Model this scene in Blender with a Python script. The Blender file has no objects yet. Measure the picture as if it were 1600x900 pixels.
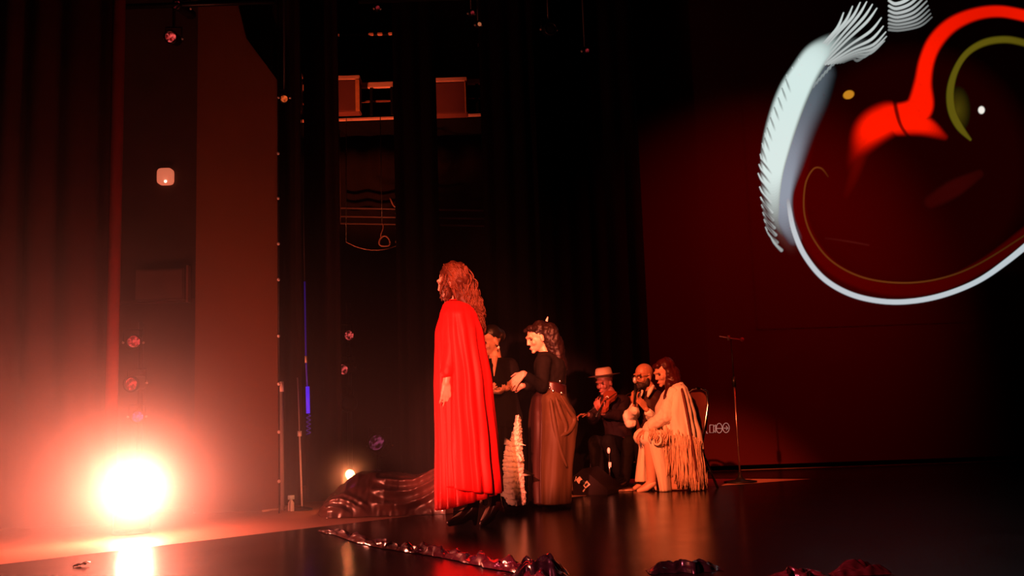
import bpy, bmesh, math, random
import numpy as np
from mathutils import Vector, Matrix, noise
random.seed(7); np.random.seed(7)
R = math.radians
scene = bpy.context.scene
COL = scene.collection

# ------------------------------------------------------------------ camera
F_PX = 1500.0
CAM = Vector((0, 0, 0.72))
PITCH, ROLL = R(7.63), R(2.0)
FW = Vector((0, math.cos(PITCH), math.sin(PITCH)))
U0 = Vector((0, -math.sin(PITCH), math.cos(PITCH)))
R0 = Vector((1, 0, 0))
RT = R0 * math.cos(ROLL) - U0 * math.sin(ROLL)
UP = R0 * math.sin(ROLL) + U0 * math.cos(ROLL)
cd = bpy.data.cameras.new('camera'); cam = bpy.data.objects.new('camera', cd); COL.objects.link(cam)
cd.sensor_width = 36; cd.lens = 36 * F_PX / 1600; cd.clip_end = 100
m = Matrix((RT, UP, -FW)).transposed().to_4x4(); m.translation = CAM
cam.matrix_world = m
scene.camera = cam

# ------------------------------------------------------------------ world, exposure, big lights
w = bpy.data.worlds.new('world'); scene.world = w; w.use_nodes = True
w.node_tree.nodes['Background'].inputs[0].default_value = (0.0010, 0.0001, 0.0001, 1)
w.node_tree.nodes['Background'].inputs[1].default_value = 0.5
vs = scene.view_settings
vs.view_transform = 'Standard'; vs.look = 'None'; vs.gamma = 1; vs.exposure = 0; vs.use_curve_mapping = False
scene.cycles.volume_step_rate = 1.0
scene.cycles.max_bounces = 6
scene.cycles.volume_bounces = 0

def spot(name, loc, target, power, color, size, blend=0.5, radius=0.08):
    l = bpy.data.lights.new(name, 'SPOT'); l.energy = power; l.color = color
    l.spot_size = R(size); l.spot_blend = blend; l.shadow_soft_size = radius
    o = bpy.data.objects.new(name, l); COL.objects.link(o)
    o.location = loc
    o.rotation_euler = (Vector(target) - Vector(loc)).to_track_quat('-Z', 'Y').to_euler()
    return o
# front of house spots, inferred from the lit figures; last three are added
spot('front_spot', (-3.4, -2.0, 6.2), (1.36, 9.1, 0.66), 15500, (1, .15, .045), 9.8, .8)
spot('cape_spot', (-1.8, -4.5, 2.7), (-0.36, 6.5, 1.00), 21000, (1, .17, .10), 8.9, .4)
spot('pair_spot', (1.0, -3.2, 4.6), (0.26, 7.7, 0.80), 9500, (1, .17, .06), 8.5, .6)
spot('screen_fill', (4.6, 7.8, 5.6), (2.9, 11.5, 1.8), 760, (1, .0, .0), 62, 1.0, .1)  # unseen red lamp added to redden the screen
spot('gallery_fill', (-2.3, 9.1, 0.9), (-1.5, 10.8, 4.2), 800, (1, .16, .05), 42, .9)  # unseen lamp added in the bay to light the gallery
spot('strip_fill', (-2.6, 2.6, 2.2), (0.40, 4.6, 0.0), 1300, (1, .12, .17), 36, .9)  # unseen pink spot added for highlights on the plastic strip

# ------------------------------------------------------------------ helpers
def at(px, py, Y):
    d = FW + RT * ((px - 800) / F_PX) - UP * ((py - 450) / F_PX)
    return CAM + d * (Y / d.y)
def fl(px, py, z=0.0):
    d = FW + RT * ((px - 800) / F_PX) - UP * ((py - 450) / F_PX)
    return CAM + d * ((z - CAM.z) / d.z)
def proj(P):
    d = Vector(P) - CAM; k = F_PX / d.dot(FW)
    return 800 + d.dot(RT) * k, 450 - d.dot(UP) * k

MATS = {}
def mat(name, col, rough=.6, metal=0, spec=.5, var=.15, scale=8, bump=0, bscale=60, emit=None, estr=0, sheen=0, coat=0):
    if name in MATS: return MATS[name]
    M = bpy.data.materials.new(name); M.use_nodes = True
    nt = M.node_tree; b = nt.nodes['Principled BSDF']
    tc = nt.nodes.new('ShaderNodeTexCoord'); nz = nt.nodes.new('ShaderNodeTexNoise')
    nz.inputs['Scale'].default_value = scale; nz.inputs['Detail'].default_value = 3
    nt.links.new(tc.outputs['Object'], nz.inputs['Vector'])
    mx = nt.nodes.new('ShaderNodeMix'); mx.data_type = 'RGBA'
    mx.inputs[6].default_value = (*[c * (1 - var) for c in col], 1)
    mx.inputs[7].default_value = (*[min(1, c * (1 + var)) for c in col], 1)
    nt.links.new(nz.outputs['Fac'], mx.inputs[0]); nt.links.new(mx.outputs[2], b.inputs['Base Color'])
    b.inputs['Roughness'].default_value = rough; b.inputs['Metallic'].default_value = metal
    b.inputs['Specular IOR Level'].default_value = spec
    b.inputs['Sheen Weight'].default_value = sheen
    b.inputs['Coat Weight'].default_value = coat
    if bump:
        n2 = nt.nodes.new('ShaderNodeTexNoise'); n2.inputs['Scale'].default_value = bscale
        nt.links.new(tc.outputs['Object'], n2.inputs['Vector'])
        bp = nt.nodes.new('ShaderNodeBump'); bp.inputs['Strength'].default_value = bump; bp.inputs['Distance'].default_value = .01
        nt.links.new(n2.outputs['Fac'], bp.inputs['Height']); nt.links.new(bp.outputs['Normal'], b.inputs['Normal'])
    if emit:
        b.inputs['Emission Color'].default_value = (*emit, 1); b.inputs['Emission Strength'].default_value = estr
    MATS[name] = M
    return M

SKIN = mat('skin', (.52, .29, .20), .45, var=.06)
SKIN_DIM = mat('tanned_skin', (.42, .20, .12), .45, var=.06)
RED = mat('red_crepe', (.80, .012, .012), .55, spec=.2, var=.06, scale=3, bump=.1, bscale=120)
REDIN = mat('red_lining', (.60, .02, .018), .6)
HAIR_AUB = mat('auburn_hair', (.05, .012, .006), .5, spec=.2, var=.55, scale=30)
HAIR_BLK = mat('black_hair', (.012, .008, .008), .4, var=.3)
HAIR_RED = mat('dark_red_hair', (.045, .006, .006), .38, spec=.3, var=.4, scale=30)
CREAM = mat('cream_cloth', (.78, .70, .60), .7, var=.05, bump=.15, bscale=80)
WHITE = mat('white_shirt', (.82, .78, .70), .7, var=.05, bump=.2, bscale=50)
BLKCL = mat('black_cloth', (.005, .003, .003), .85, spec=.12, var=.2)
DKRED = mat('dark_wine_cloth', (.035, .010, .010), .6, spec=.2, var=.2)
BROWN = mat('brown_satin', (.064, .030, .013), .6, spec=.2, var=.08, scale=5)
BROWND = mat('dark_brown_satin', (.035, .010, .008), .5, var=.1)
LEATH = mat('dark_leather', (.05, .012, .010), .22, var=.2)
BLKLE = mat('black_leather', (.01, .008, .008), .25)
DRAPE = mat('black_drape', (.007, .005, .005), .95, spec=.05, var=.25, bump=.2)
DRAPE2 = mat('charcoal_drape', (.018, .010, .008), .95, spec=.05, var=.25, bump=.2)
HOUSE = mat('red_house_curtain', (.035, .006, .005), .9, spec=.1, var=.2, bump=.2)
FLATM = mat('masking_flat_paint', (.15, .060, .022), .8, var=.1, scale=2)
WALLM = mat('dark_wall_paint', (.035, .030, .028), .85, var=.3, scale=3, bump=.2)
BLKMET = mat('black_metal', (.02, .02, .02), .4, .6)
CHROME = mat('chrome_metal', (.75, .72, .70), .18, 1.0, var=.05)
PALEM = mat('pale_painted_metal', (.60, .58, .55), .4, 0, var=.1)
GREYM = mat('grey_painted_metal', (.30, .28, .27), .5, 0, var=.1)
PLAST = mat('black_plastic_sheet', (.016, .010, .012), .20, var=.3, spec=.9, coat=.6)
STRIPM = mat('wine_plastic_sheet', (.085, .018, .022), .24, var=.4, spec=.9, coat=.6)
TARP = mat('black_satin_tarp', (.11, .036, .028), .34, var=.2, spec=1, coat=1)
WHITEP = mat('white_plastic', (.85, .83, .8), .35, var=.03)

def finish(o, name, material, parent=None, smooth=True):
    o.name = name
    if material and not o.data.materials: o.data.materials.append(material)
    if smooth and o.type == 'MESH':
        o.data.polygons.foreach_set('use_smooth', [True] * len(o.data.polygons))
    if parent:
        o.parent = parent
        o.location = Vector(o.location) - Vector(parent.matrix_basis.translation) if not parent.parent else Vector((0, 0, 0))
    return o
def obj(name, bm, material, parent=None, smooth=True):
    """world-space bmesh -> one mesh object (child mesh is shifted into the parent's frame)"""
    me = bpy.data.meshes.new(name)
    bmesh.ops.recalc_face_normals(bm, faces=bm.faces)
    top = parent
    while top is not None and top.parent: top = top.parent
    if top is not None: bm.transform(Matrix.Translation(-top.location))
    bm.to_mesh(me); bm.free()
    o = bpy.data.objects.new(name, me); COL.objects.link(o)
    if material: me.materials.append(material)
    if smooth: me.polygons.foreach_set('use_smooth', [True] * len(me.polygons))
    if parent: o.parent = parent
    return o
def tag(o, label=None, cat=None, group=None, kind=None):
    if label: o['label'] = label
    if cat: o['category'] = cat
    if group: o['group'] = group
    if kind: o['kind'] = kind
    return o
def thing(name, loc, label, cat, group=None):
    o = bpy.data.objects.new(name, None); COL.objects.link(o); o.location = loc
    o.empty_display_size = .1
    return tag(o, label, cat, group)
def bm_box(bm, c, s, rot=None):
    r = bmesh.ops.create_cube(bm, size=1)
    M = Matrix.Translation(Vector(c)) @ (rot.to_4x4() if rot else Matrix.Identity(4)) @ Matrix.Diagonal((*s, 1))
    bmesh.ops.transform(bm, matrix=M, verts=r['verts'])
    return bm
def box(c, s, rot=None, bev=0.0):
    bm = bmesh.new(); bm_box(bm, c, s, rot)
    if bev: bmesh.ops.bevel(bm, geom=bm.edges[:], offset=bev, segments=2, affect='EDGES')
    return bm
def frame_for(d):
    d = Vector(d).normalized()
    a = Vector((0, 0, 1)) if abs(d.z) < .9 else Vector((1, 0, 0))
    u = d.cross(a).normalized(); v = d.cross(u).normalized()
    return u, v
def bm_tube(bm, pts, rad, n=8, cap=True):
    pts = [Vector(p) for p in pts]
    if not hasattr(rad, '__len__'): rad = [rad] * len(pts)
    rings = []; u = None
    for i, p in enumerate(pts):
        d = (pts[min(i + 1, len(pts) - 1)] - pts[max(i - 1, 0)])
        if d.length < 1e-9: d = Vector((0, 0, 1))
        d.normalize()
        if u is None: u, v = frame_for(d)
        else:
            u = (u - d * u.dot(d))
            if u.length < 1e-6: u, v = frame_for(d)
            u.normalize()
        v = d.cross(u)
        rings.append([bm.verts.new(p + (u * math.cos(2 * math.pi * k / n) + v * math.sin(2 * math.pi * k / n)) * rad[i]) for k in range(n)])
    for a, b in zip(rings, rings[1:]):
        for k in range(n): bm.faces.new((a[k], a[(k + 1) % n], b[(k + 1) % n], b[k]))
    if cap: bm.faces.new(rings[0][::-1]); bm.faces.new(rings[-1])
    return bm
def tube(pts, rad, n=8): return bm_tube(bmesh.new(), pts, rad, n)
def bm_cap(bm, p0, p1, r0, r1, n=14):
    """tapered capsule, closed"""
    p0, p1 = Vector(p0), Vector(p1); d = p1 - p0; L = d.length
    if L < 1e-6: return bm_ell(bm, p0, (r0,) * 3)
    d.normalize(); pts = []; rs = []
    for k in range(1, 5): a = k * math.pi / 8; pts.append(p0 - d * r0 * math.cos(a)); rs.append(r0 * math.sin(a))
    for k in range(4, 0, -1): a = k * math.pi / 8; pts.append(p1 + d * r1 * math.cos(a)); rs.append(r1 * math.sin(a))
    pts.insert(0, p0 - d * r0 * .99); rs.insert(0, r0 * .08); pts.append(p1 + d * r1 * .99); rs.append(r1 * .08)
    return bm_tube(bm, pts, rs, n)
def bm_ell(bm, c, r, rot=None, seg=16):
    q = bmesh.ops.create_uvsphere(bm, u_segments=seg, v_segments=seg // 2 + 2, radius=1)
    M = Matrix.Translation(Vector(c)) @ (rot.to_4x4() if rot else Matrix.Identity(4)) @ Matrix.Diagonal((*r, 1))
    bmesh.ops.transform(bm, matrix=M, verts=q['verts'])
    return bm
def remesh(bm, vox, smooth=2, fn=None):
    me = bpy.data.meshes.new('t'); bmesh.ops.recalc_face_normals(bm, faces=bm.faces); bm.to_mesh(me); bm.free()
    o = bpy.data.objects.new('t', me); COL.objects.link(o)
    md = o.modifiers.new('r', 'REMESH'); md.mode = 'VOXEL'; md.voxel_size = vox
    dg = bpy.context.evaluated_depsgraph_get()
    me2 = bpy.data.meshes.new_from_object(o.evaluated_get(dg))
    bpy.data.objects.remove(o); bpy.data.meshes.remove(me)
    b2 = bmesh.new(); b2.from_mesh(me2); bpy.data.meshes.remove(me2)
    for _ in range(smooth): bmesh.ops.smooth_vert(b2, verts=b2.verts, factor=.5, use_axis_x=True, use_axis_y=True, use_axis_z=True)
    if fn:
        b2.normal_update()
        for v in b2.verts: v.co += fn(v.co, v.normal)
    return b2
def wrinkle(amp, sc, stretch=(1, 1, .5)):
    def f(co, n):
        return n * amp * (noise.noise(Vector((co.x * sc * stretch[0], co.y * sc * stretch[1], co.z * sc * stretch[2]))) + .5 * noise.noise(co * sc * 2.3))
    return f
def lathe(profile, c, n=24, axis=None):
    bm = bmesh.new(); c = Vector(c); q = Vector((0, 0, 1)).rotation_difference(Vector(axis)) if axis is not None else None
    rings = []
    for r, z in profile:
        ring = []
        for k in range(n):
            p = Vector((r * math.cos(2 * math.pi * k / n), r * math.sin(2 * math.pi * k / n), z))
            if q: p = q @ p
            ring.append(bm.verts.new(c + p))
        rings.append(ring)
    for a, b in zip(rings, rings[1:]):
        for k in range(n): bm.faces.new((a[k], a[(k + 1) % n], b[(k + 1) % n], b[k]))
    bm.faces.new(rings[0][::-1]); bm.faces.new(rings[-1])
    return bm
def grid(nu, nv, fn, thick=0.0):
    """surface fn(u,v) -> Vector, optionally thickened into a solid"""
    bm = bmesh.new(); V = [[bm.verts.new(fn(i / nu, j / nv)) for j in range(nv + 1)] for i in range(nu + 1)]
    for i in range(nu):
        for j in range(nv): bm.faces.new((V[i][j], V[i + 1][j], V[i + 1][j + 1], V[i][j + 1]))
    if thick:
        bm.normal_update()
        g = bmesh.ops.solidify(bm, geom=bm.faces[:], thickness=thick)
    return bm
def interp(tab, t):
    """tab: list of (t, values...)"""
    if t <= tab[0][0]: return tab[0][1:]
    for a, b in zip(tab, tab[1:]):
        if t <= b[0]:
            k = (t - a[0]) / (b[0] - a[0]); k = k * k * (3 - 2 * k) * .5 + k * .5
            return tuple(x + (y - x) * k for x, y in zip(a[1:], b[1:]))
    return tab[-1][1:]

# ------------------------------------------------------------------ the setting
YB = 11.5
def floor_mat():
    M = mat('stage_floor_boards', (.50, .25, .17), .5, var=.25, scale=3)
    nt = M.node_tree; b = nt.nodes['Principled BSDF']
    return M
FLOORM = floor_mat()
def marley():
    M = bpy.data.materials.new('glossy_black_dance_floor'); M.use_nodes = True
    nt = M.node_tree; b = nt.nodes['Principled BSDF']
    b.inputs['Base Color'].default_value = (.008, .005, .0045, 1); b.inputs['Specular IOR Level'].default_value = .36
    tc = nt.nodes.new('ShaderNodeTexCoord')
    n = nt.nodes.new('ShaderNodeTexNoise'); n.inputs['Scale'].default_value = 2.2; n.inputs['Detail'].default_value = 6
    nt.links.new(tc.outputs['Object'], n.inputs['Vector'])
    r = nt.nodes.new('ShaderNodeMapRange'); r.inputs[3].default_value = .17; r.inputs[4].default_value = .27
    nt.links.new(n.outputs['Fac'], r.inputs[0]); nt.links.new(r.outputs[0], b.inputs['Roughness'])
    # long fine scratches
    mp = nt.nodes.new('ShaderNodeMapping'); mp.inputs['Scale'].default_value = (1.5, 30, 1); mp.inputs['Rotation'].default_value = (0, 0, .2)
    nt.links.new(tc.outputs['Object'], mp.inputs[0])
    n2 = nt.nodes.new('ShaderNodeTexNoise'); n2.inputs['Scale'].default_value = 3; n2.inputs['Detail'].default_value = 8
    nt.links.new(mp.outputs[0], n2.inputs['Vector'])
    bp = nt.nodes.new('ShaderNodeBump'); bp.inputs['Strength'].default_value = .05; bp.inputs['Distance'].default_value = .01
    nt.links.new(n2.outputs['Fac'], bp.inputs['Height']); nt.links.new(bp.outputs[0], b.inputs['Normal'])
    return M
MARLEY = marley()
XL, XR, ZT = -6.2, 8.0, 8.5
tag(obj('floor', box((.9, 7.6, -.05), (14.2, 8.2, .1)), FLOORM, smooth=False), kind='structure')
# dance floor: polygon with a diagonal left-hand edge
bm = bmesh.new()
e0, e1 = fl(280, 850), fl(940, 772)
d = (e1 - e0).normalized()
a = e0 - d * 3.4; b_ = e1 + d * .25
pts = [Vector((a.x, 3.52, 0)), Vector((XR - .1, 3.52, 0)), Vector((XR - .1, 11.45, 0)), Vector((.6, 11.45, 0)), fl(985, 748), fl(1275, 748.5), fl(1105, 761), Vector((b_.x, b_.y, 0)), Vector((a.x, a.y, 0))]
vb = [bm.verts.new((p.x, p.y, .0005)) for p in pts]; vt = [bm.verts.new((p.x, p.y, .004)) for p in pts]
bm.faces.new(vt); bm.faces.new(vb[::-1])
for i in range(len(pts)): bm.faces.new((vb[i], vb[(i + 1) % len(pts)], vt[(i + 1) % len(pts)], vt[i]))
tag(obj('floor_covering', bm, MARLEY, smooth=False), kind='structure')
tag(obj('wall_back', box((.9, YB + .35, ZT / 2), (14.2, .1, ZT)), WALLM, smooth=False), kind='structure')
tag(obj('wall_left', box((XL - .05, 7.6, ZT / 2), (.1, 8.2, ZT)), WALLM, smooth=False), kind='structure')
tag(obj('wall_right', box((XR + .05, 7.6, ZT / 2), (.1, 8.2, ZT)), WALLM, smooth=False), kind='structure')
tag(obj('ceiling', box((.9, 7.6, ZT + .05), (14.2, 8.2, .1)), WALLM, smooth=False), kind='structure')

# side bay wall behind the first wing
xa, xb = at(150, 500, 9.0).x, at(425, 500, 9.0).x
tag(obj('wall_wing', box(((xa + xb) / 2 - .2, 9.05, ZT / 2), (xb - xa + .4, .08, ZT)), mat('wing_wall_paint', (.055, .032, .026), .8, var=.25, scale=3), smooth=False), kind='structure')
zl = at(250, 471, 8.98).z
tag(obj('trim_1', box(((xa + xb) / 2, 8.99, zl), (xb - xa, .05, .035), bev=.006), mat('ledge_wood', (.07, .035, .03), .5), smooth=False), kind='structure')

def drape(name, px0, px1, Y, mtl, label, w=.16, amp=.05, zb=.02, zt=8.3, slope=0, fx=1.0, nz=14, pyref=500):
    X0, X1 = at(px0, pyref, Y).x, at(px1, pyref, Y).x
    n = max(16, int((X1 - X0) / w * 8)); sd = random.random() * 50
    def f(u, v):
        x = X0 + (X1 - X0) * u; z = zb + (zt - zb) * v
        ph = 2 * math.pi * x / w + 1.6 * noise.noise(Vector((x * 3 + sd, z * .15, 0)))
        y = Y + slope * (u - .5) + amp * (.6 + .5 * noise.noise(Vector((x * 1.7, sd, z * .2)))) * math.sin(ph)
        return Vector((x + .15 * amp * math.cos(ph), y, z))
    o = obj(name, grid(n, nz, f, .006), mtl)
    return tag(o, label, 'curtain')
drape('house_curtain', -420, 184, 7.35, HOUSE, 'red house curtain hanging at the far left behind the bright floor lamp', w=.30, amp=.07)
hc = obj('curtain_edge_roll', tube([at(177, 500, 7.30) + Vector((0, 0, z - at(177, 500, 7.30).z)) for z in np.linspace(.03, 8.0, 12)], .045, 12), mat('red_velvet_edge', (.16, .02, .016), .8, spec=.1))
hc.name = 'curtain_border'; tag(hc, 'narrow red rolled curtain edge beside the red house curtain', 'curtain edge')
drape('wing_curtain', 426, 472, 8.55, DRAPE2, 'narrow charcoal wing curtain right beside the plain masking flat', w=.11, amp=.03)
drape('wing_curtain', 476, 533, 8.9, DRAPE2, 'second charcoal wing curtain behind the blue-lit cable strip', w=.13, amp=.03)
drape('wing_curtain', 622, 690, 9.3, DRAPE, 'black wing curtain directly behind the head of the woman in red', w=.15, amp=.04)
drape('wing_curtain', 762, 850, 9.9, DRAPE, 'black wing curtain behind the two standing women, right of the gallery', w=.19, amp=.05)
drape('wing_curtain', 842, 1012, 10.7, DRAPE, 'widest black wing curtain, ending left of the projection screen', w=.21, amp=.05)
# curtain behind, in the depth of the bays
drape('backing_curtain', 425, 640, 11.2, DRAPE2, 'dark backing curtain in the bay under the gallery, behind the lantern stand', w=.35, amp=.03, zt=4.05)
drape('backing_curtain', 640, 860, 11.3, DRAPE2, 'dark backing curtain beneath the right half of the gallery', w=.35, amp=.03, zt=4.05)

# masking flat
def prism_px(pts, Y, th):
    bm = bmesh.new()
    fr = [bm.verts.new(at(x, y, Y)) for x, y in pts]; bk = [bm.verts.new(at(x, y, Y) + Vector((0, th, 0))) for x, y in pts]
    bm.faces.new(fr); bm.faces.new(bk[::-1]); n = len(pts)
    for i in range(n): bm.faces.new((fr[i], bk[i], bk[(i + 1) % n], fr[(i + 1) % n]))
    return bm
FY = 8.34
bl, br = at(305, 500, FY).x, at(434, 600, FY).x
zc, zt_, xt = at(431, 125, FY).z, at(385, 60, FY).z, at(385, 60, FY).x
bm = bmesh.new()
prof = [(bl, .0), (br, .0), (br, zc), (xt, zt_), (xt - .12, zt_ + .5), (bl, zt_ + .7)]
fr = [bm.verts.new((x, FY, z)) for x, z in prof]; bk = [bm.verts.new((x, FY + .045, z)) for x, z in prof]
bm.faces.new(fr); bm.faces.new(bk[::-1])
for i in range(len(prof)): bm.faces.new((fr[i], bk[i], bk[(i + 1) % len(prof)], fr[(i + 1) % len(prof)]))
mf = tag(obj('masking_flat', bm, FLATM, smooth=False), 'tall plain brown masking flat with a slanted top corner', 'flat')
# row of pale eyelets along the first wing curtain
rp = at(436, 600, 8.05); rail = thing('rigging_line', (rp.x, rp.y, 0), 'thin dark rigging line dotted with small pale clips beside the flat', 'line')
obj('cord', tube([(rp.x, rp.y, .0), (rp.x, rp.y, 6.5)], .006, 6), BLKMET, rail)
for py in (240, 310, 381, 437, 525, 600, 675, 752):
    z = at(436, py, 8.05).z
    bm = bmesh.new(); bm_ell(bm, (rp.x, rp.y - .01, z), (.013, .012, .015), seg=10); obj('clip', bm, WHITEP, rail)

# ------------------------------------------------------------------ projection screen
SX0, SX1 = at(1003, 450, YB).x, 7.6
ps = thing('projection_screen', ((SX0 + SX1) / 2, YB, 0), 'huge dark projection screen at the back showing a swirling white and red picture', 'screen')
SCRM = mat('dark_screen_cloth', (.055, .008, .008), .9, spec=.05, var=.0)
zsb = .06
obj('screen_cloth', box(((SX0 + SX1) / 2, YB + .02, (zsb + 7.2) / 2), (SX1 - SX0, .03, 7.2 - zsb)), SCRM, ps, smooth=False)

def poly_samples(pts, n=8):
    """Catmull-Rom through rows of numbers"""
    P = np.array(pts, float); out = []
    for i in range(len(P) - 1):
        p0 = P[max(i - 1, 0)]; p1 = P[i]; p2 = P[i + 1]; p3 = P[min(i + 2, len(P) - 1)]
        for t in np.linspace(0, 1, n, endpoint=False):
            out.append(.5 * ((2 * p1) + (-p0 + p2) * t + (2 * p0 - 5 * p1 + 4 * p2 - p3) * t * t + (-p0 + 3 * p1 - 3 * p2 + p3) * t ** 3))
    out.append(P[-1]); return np.array(out)
def stroke(X, Y, pts, n=8):
    """rows x,y,halfwidth,soft,alpha -> coverage (0..1)"""
    S = poly_samples(pts, n); cov = np.zeros_like(X)
    m_ = (X > S[:, 0].min() - 60) & (X < S[:, 0].max() + 60) & (Y > S[:, 1].min() - 60) & (Y < S[:, 1].max() + 60)
    x, y = X[m_], Y[m_]; c = np.zeros_like(x)
    for a, b in zip(S[:-1], S[1:]):
        dx, dy = b[0] - a[0], b[1] - a[1]; L2 = dx * dx + dy * dy + 1e-9
        t = np.clip(((x - a[0]) * dx + (y - a[1]) * dy) / L2, 0, 1)
        dd = np.hypot(x - a[0] - t * dx, y - a[1] - t * dy)
        hw = a[2] + (b[2] - a[2]) * t; sf = a[3] + (b[3] - a[3]) * t; al = a[4] + (b[4] - a[4]) * t
        k = np.clip((hw + sf - dd) / (sf + 1e-6) / 1.0, 0, 1); k = k * k * (3 - 2 * k)
        c = np.maximum(c, k * al)
    cov[m_] = c; return cov
def lin(c): c = np.array(c) / 255.0; return np.where(c < .04045, c / 12.92, ((c + .055) / 1.055) ** 2.4)
def picture(X, Y):
    img = np.zeros(X.shape + (3,))
    def over(cov, col): img[:] = img * (1 - cov[..., None]) + lin(col) * cov[..., None]
    def add(cov, col): img[:] = np.maximum(img, lin(col) * cov[..., None])
    # faint red disc and inner dark red band
    dist = np.hypot((X - 1425) / 1.0, (Y - 265) / 1.0)
    add(np.clip((205 - dist) / 40, 0, 1) * .8, (26, 0, 0))
    add(stroke(X, Y, [(1262, 215, 6, 18, .3), (1246, 300, 7, 10, 1), (1262, 370, 7, 8, 1), (1310, 425, 6, 8, 1), (1390, 452, 6, 8, 1), (1470, 445, 6, 8, 1), (1540, 412, 6, 8, 1), (1610, 360, 6, 8, 1)]), (58, 0, 0))
    add(stroke(X, Y, [(1455, 315, 4, 14, .8), (1490, 295, 8, 12, 1), (1530, 272, 3, 9, .7)]), (48, 3, 2))
    # thin yellowish spiral line
    add(stroke(X, Y, [(1294, 276, .3, 1.5, .3), (1283, 263, .6, 1.5, .8), (1270, 265, .6, 1.5, 1), (1258, 290, .6, 1.5, 1), (1257, 335, .6, 1.5, 1), (1272, 375, .6, 1.5, 1), (1302, 410, .6, 1.5, 1), (1350, 434, .6, 1.5, 1), (1410, 442, .6, 1.5, 1), (1470, 435, .6, 1.5, .8), (1530, 412, .6, 1.5, .6), (1610, 362, .6, 1.5, .5)]), (92, 48, 14))
    add(stroke(X, Y, [(1290, 372, .5, 2, .5), (1330, 378, .5, 2, 1), (1357, 383, .5, 2, .8)]), (50, 12, 8))
    # black ball under the red
    # red shape
    red = stroke(X, Y, [(1335, 268, 1, 26, .05), (1345, 238, 3, 26, .4), (1362, 205, 13, 24, 1), (1385, 188, 15, 20, 1), (1402, 184, 17, 10, 1), (1425, 178, 17, 9, 1), (1438, 165, 16, 9, 1), (1442, 130, 9, 9, 1), (1448, 95, 8, 8, 1), (1462, 64, 8, 8, .95), (1488, 38, 7, 8, .9), (1525, 22, 6, 7, .85), (1565, 18, 6, 6, .85), (1612, 27, 6, 6, .9)], 10)
    red = np.maximum(red, stroke(X, Y, [(1405, 195, 12, 10, 1), (1440, 196, 10, 12, 1), (1475, 214, 1, 9, .35)]))
    ball = np.clip((np.hypot((X - 1425) / 1.15, Y - 294) - 72) / 22, 0, 1) ** 1.5
    gap = 1 - stroke(X, Y, [(1397, 152, .5, 5, .9), (1401, 175, 1, 4, .9), (1408, 197, 1, 3, .85), (1421, 216, .5, 4, .8)]) * .92
    add((red ** 1.5) * ball * gap, (255, 24, 0))
    add(stroke(X, Y, [(1345, 235, 2, 16, .5), (1334, 275, 1, 14, .25), (1322, 305, 1, 10, .1)]), (120, 8, 0))
    # yellow arc with faint fill
    add(stroke(X, Y, [(1516, 218, .5, 3, .9), (1499, 198, 3.5, 4, 1), (1487, 172, 4, 4, 1), (1485, 140, 3.5, 4, 1), (1494, 108, 2.5, 4, 1), (1512, 82, 2.5, 4, 1), (1540, 66, 2.5, 5, 1), (1575, 62, 2.5, 5, .95), (1612, 70, 2.5, 5, .8)]), (92, 82, 14))
    fillc = np.clip((26 - np.hypot((X - 1497) / .8, (Y - 172) / 1.5)) / 26, 0, 1) * np.clip((X - 1482 - np.maximum(0, Y - 172) * .75) / 6, 0, 1)
    add(fillc * .8, (78, 66, 10))
    # dots
    ca, sa = math.cos(-.35), math.sin(-.35)
    u = (X - 1326) * ca + (Y - 148) * sa; v = -(X - 1326) * sa + (Y - 148) * ca
    over(np.clip((1 - np.hypot(u / 10, v / 7.5)) * 4, 0, 1), (196, 128, 32))
    over(np.clip((1 - np.hypot((X - 1533.5) / 6, (Y - 172) / 7)) * 3, 0, 1), (245, 238, 228))
    # white ring: thin lower rim
    add(stroke(X, Y, [(1229, 290, .5, 3, 0), (1233, 325, 2, 3, .8), (1241, 362, 3, 2, 1), (1258, 400, 3, 2, 1), (1288, 436, 3, 2, 1), (1330, 460, 3, 2, 1), (1380, 471, 3, 2, 1), (1430, 470, 3, 2, 1), (1480, 459, 3, 2, 1), (1530, 438, 3, 2, 1), (1575, 407, 3.5, 2, 1), (1620, 370, 4, 2, 1)], 10), (188, 198, 204))
    # bluish soft shade on the inner flank
    add(stroke(X, Y, [(1240, 372, 3, 12, .3), (1225, 340, 8, 10, .7), (1223, 300, 10, 9, .95), (1228, 250, 12, 20, .8), (1242, 196, 12, 26, .5), (1260, 150, 12, 28, .38), (1278, 115, 8, 24, .3)]), (138, 154, 168))
    # white body
    add(stroke(X, Y, [(1230, 372, 1, 8, .0), (1215, 345, 3, 9, .25), (1208, 312, 7, 9, .6), (1207, 270, 13, 7, .97), (1214, 225, 17, 8, 1), (1226, 182, 18, 9, 1), (1240, 145, 18, 9, 1), (1257, 114, 15, 10, 1), (1273, 90, 13, 11, .9), (1290, 76, 9, 13, .55), (1306, 66, 5, 14, .18)]), (212, 232, 228))
    add(stroke(X, Y, [(1240, 392, .5, 14, .0), (1224, 362, 3, 16, .5), (1212, 340, 2, 14, .4)]), (92, 60, 54))
    # comb of strokes down the outer edge
    tips = [(1184.7, 271), (1187, 292), (1188.5, 308), (1190, 320), (1192, 332), (1194, 343), (1196, 355), (1203, 367), (1186, 257), (1188, 241), (1191, 224), (1195, 208), (1200, 192), (1205, 176), (1211, 160), (1217, 146), (1223, 131), (1229, 117), (1238, 105), (1248, 92)]
    for tx, ty in tips:
        low = ty > 250
        ex, ey = (18, 24) if low else (10, 24) if ty > 150 else (6, 20)
        al = .95 if ty < 320 else .6
        if not low: ex, ey = ex * .6 + 3, ey
        add(stroke(X, Y, [(tx, ty, .3, 1.1, al), (tx + ex * .35, ty + ey * .5, .9, 1.4, al), (tx + ex, ty + ey, 1.2, 2.6, al * .8)], 3), (205, 220, 218))
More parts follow.
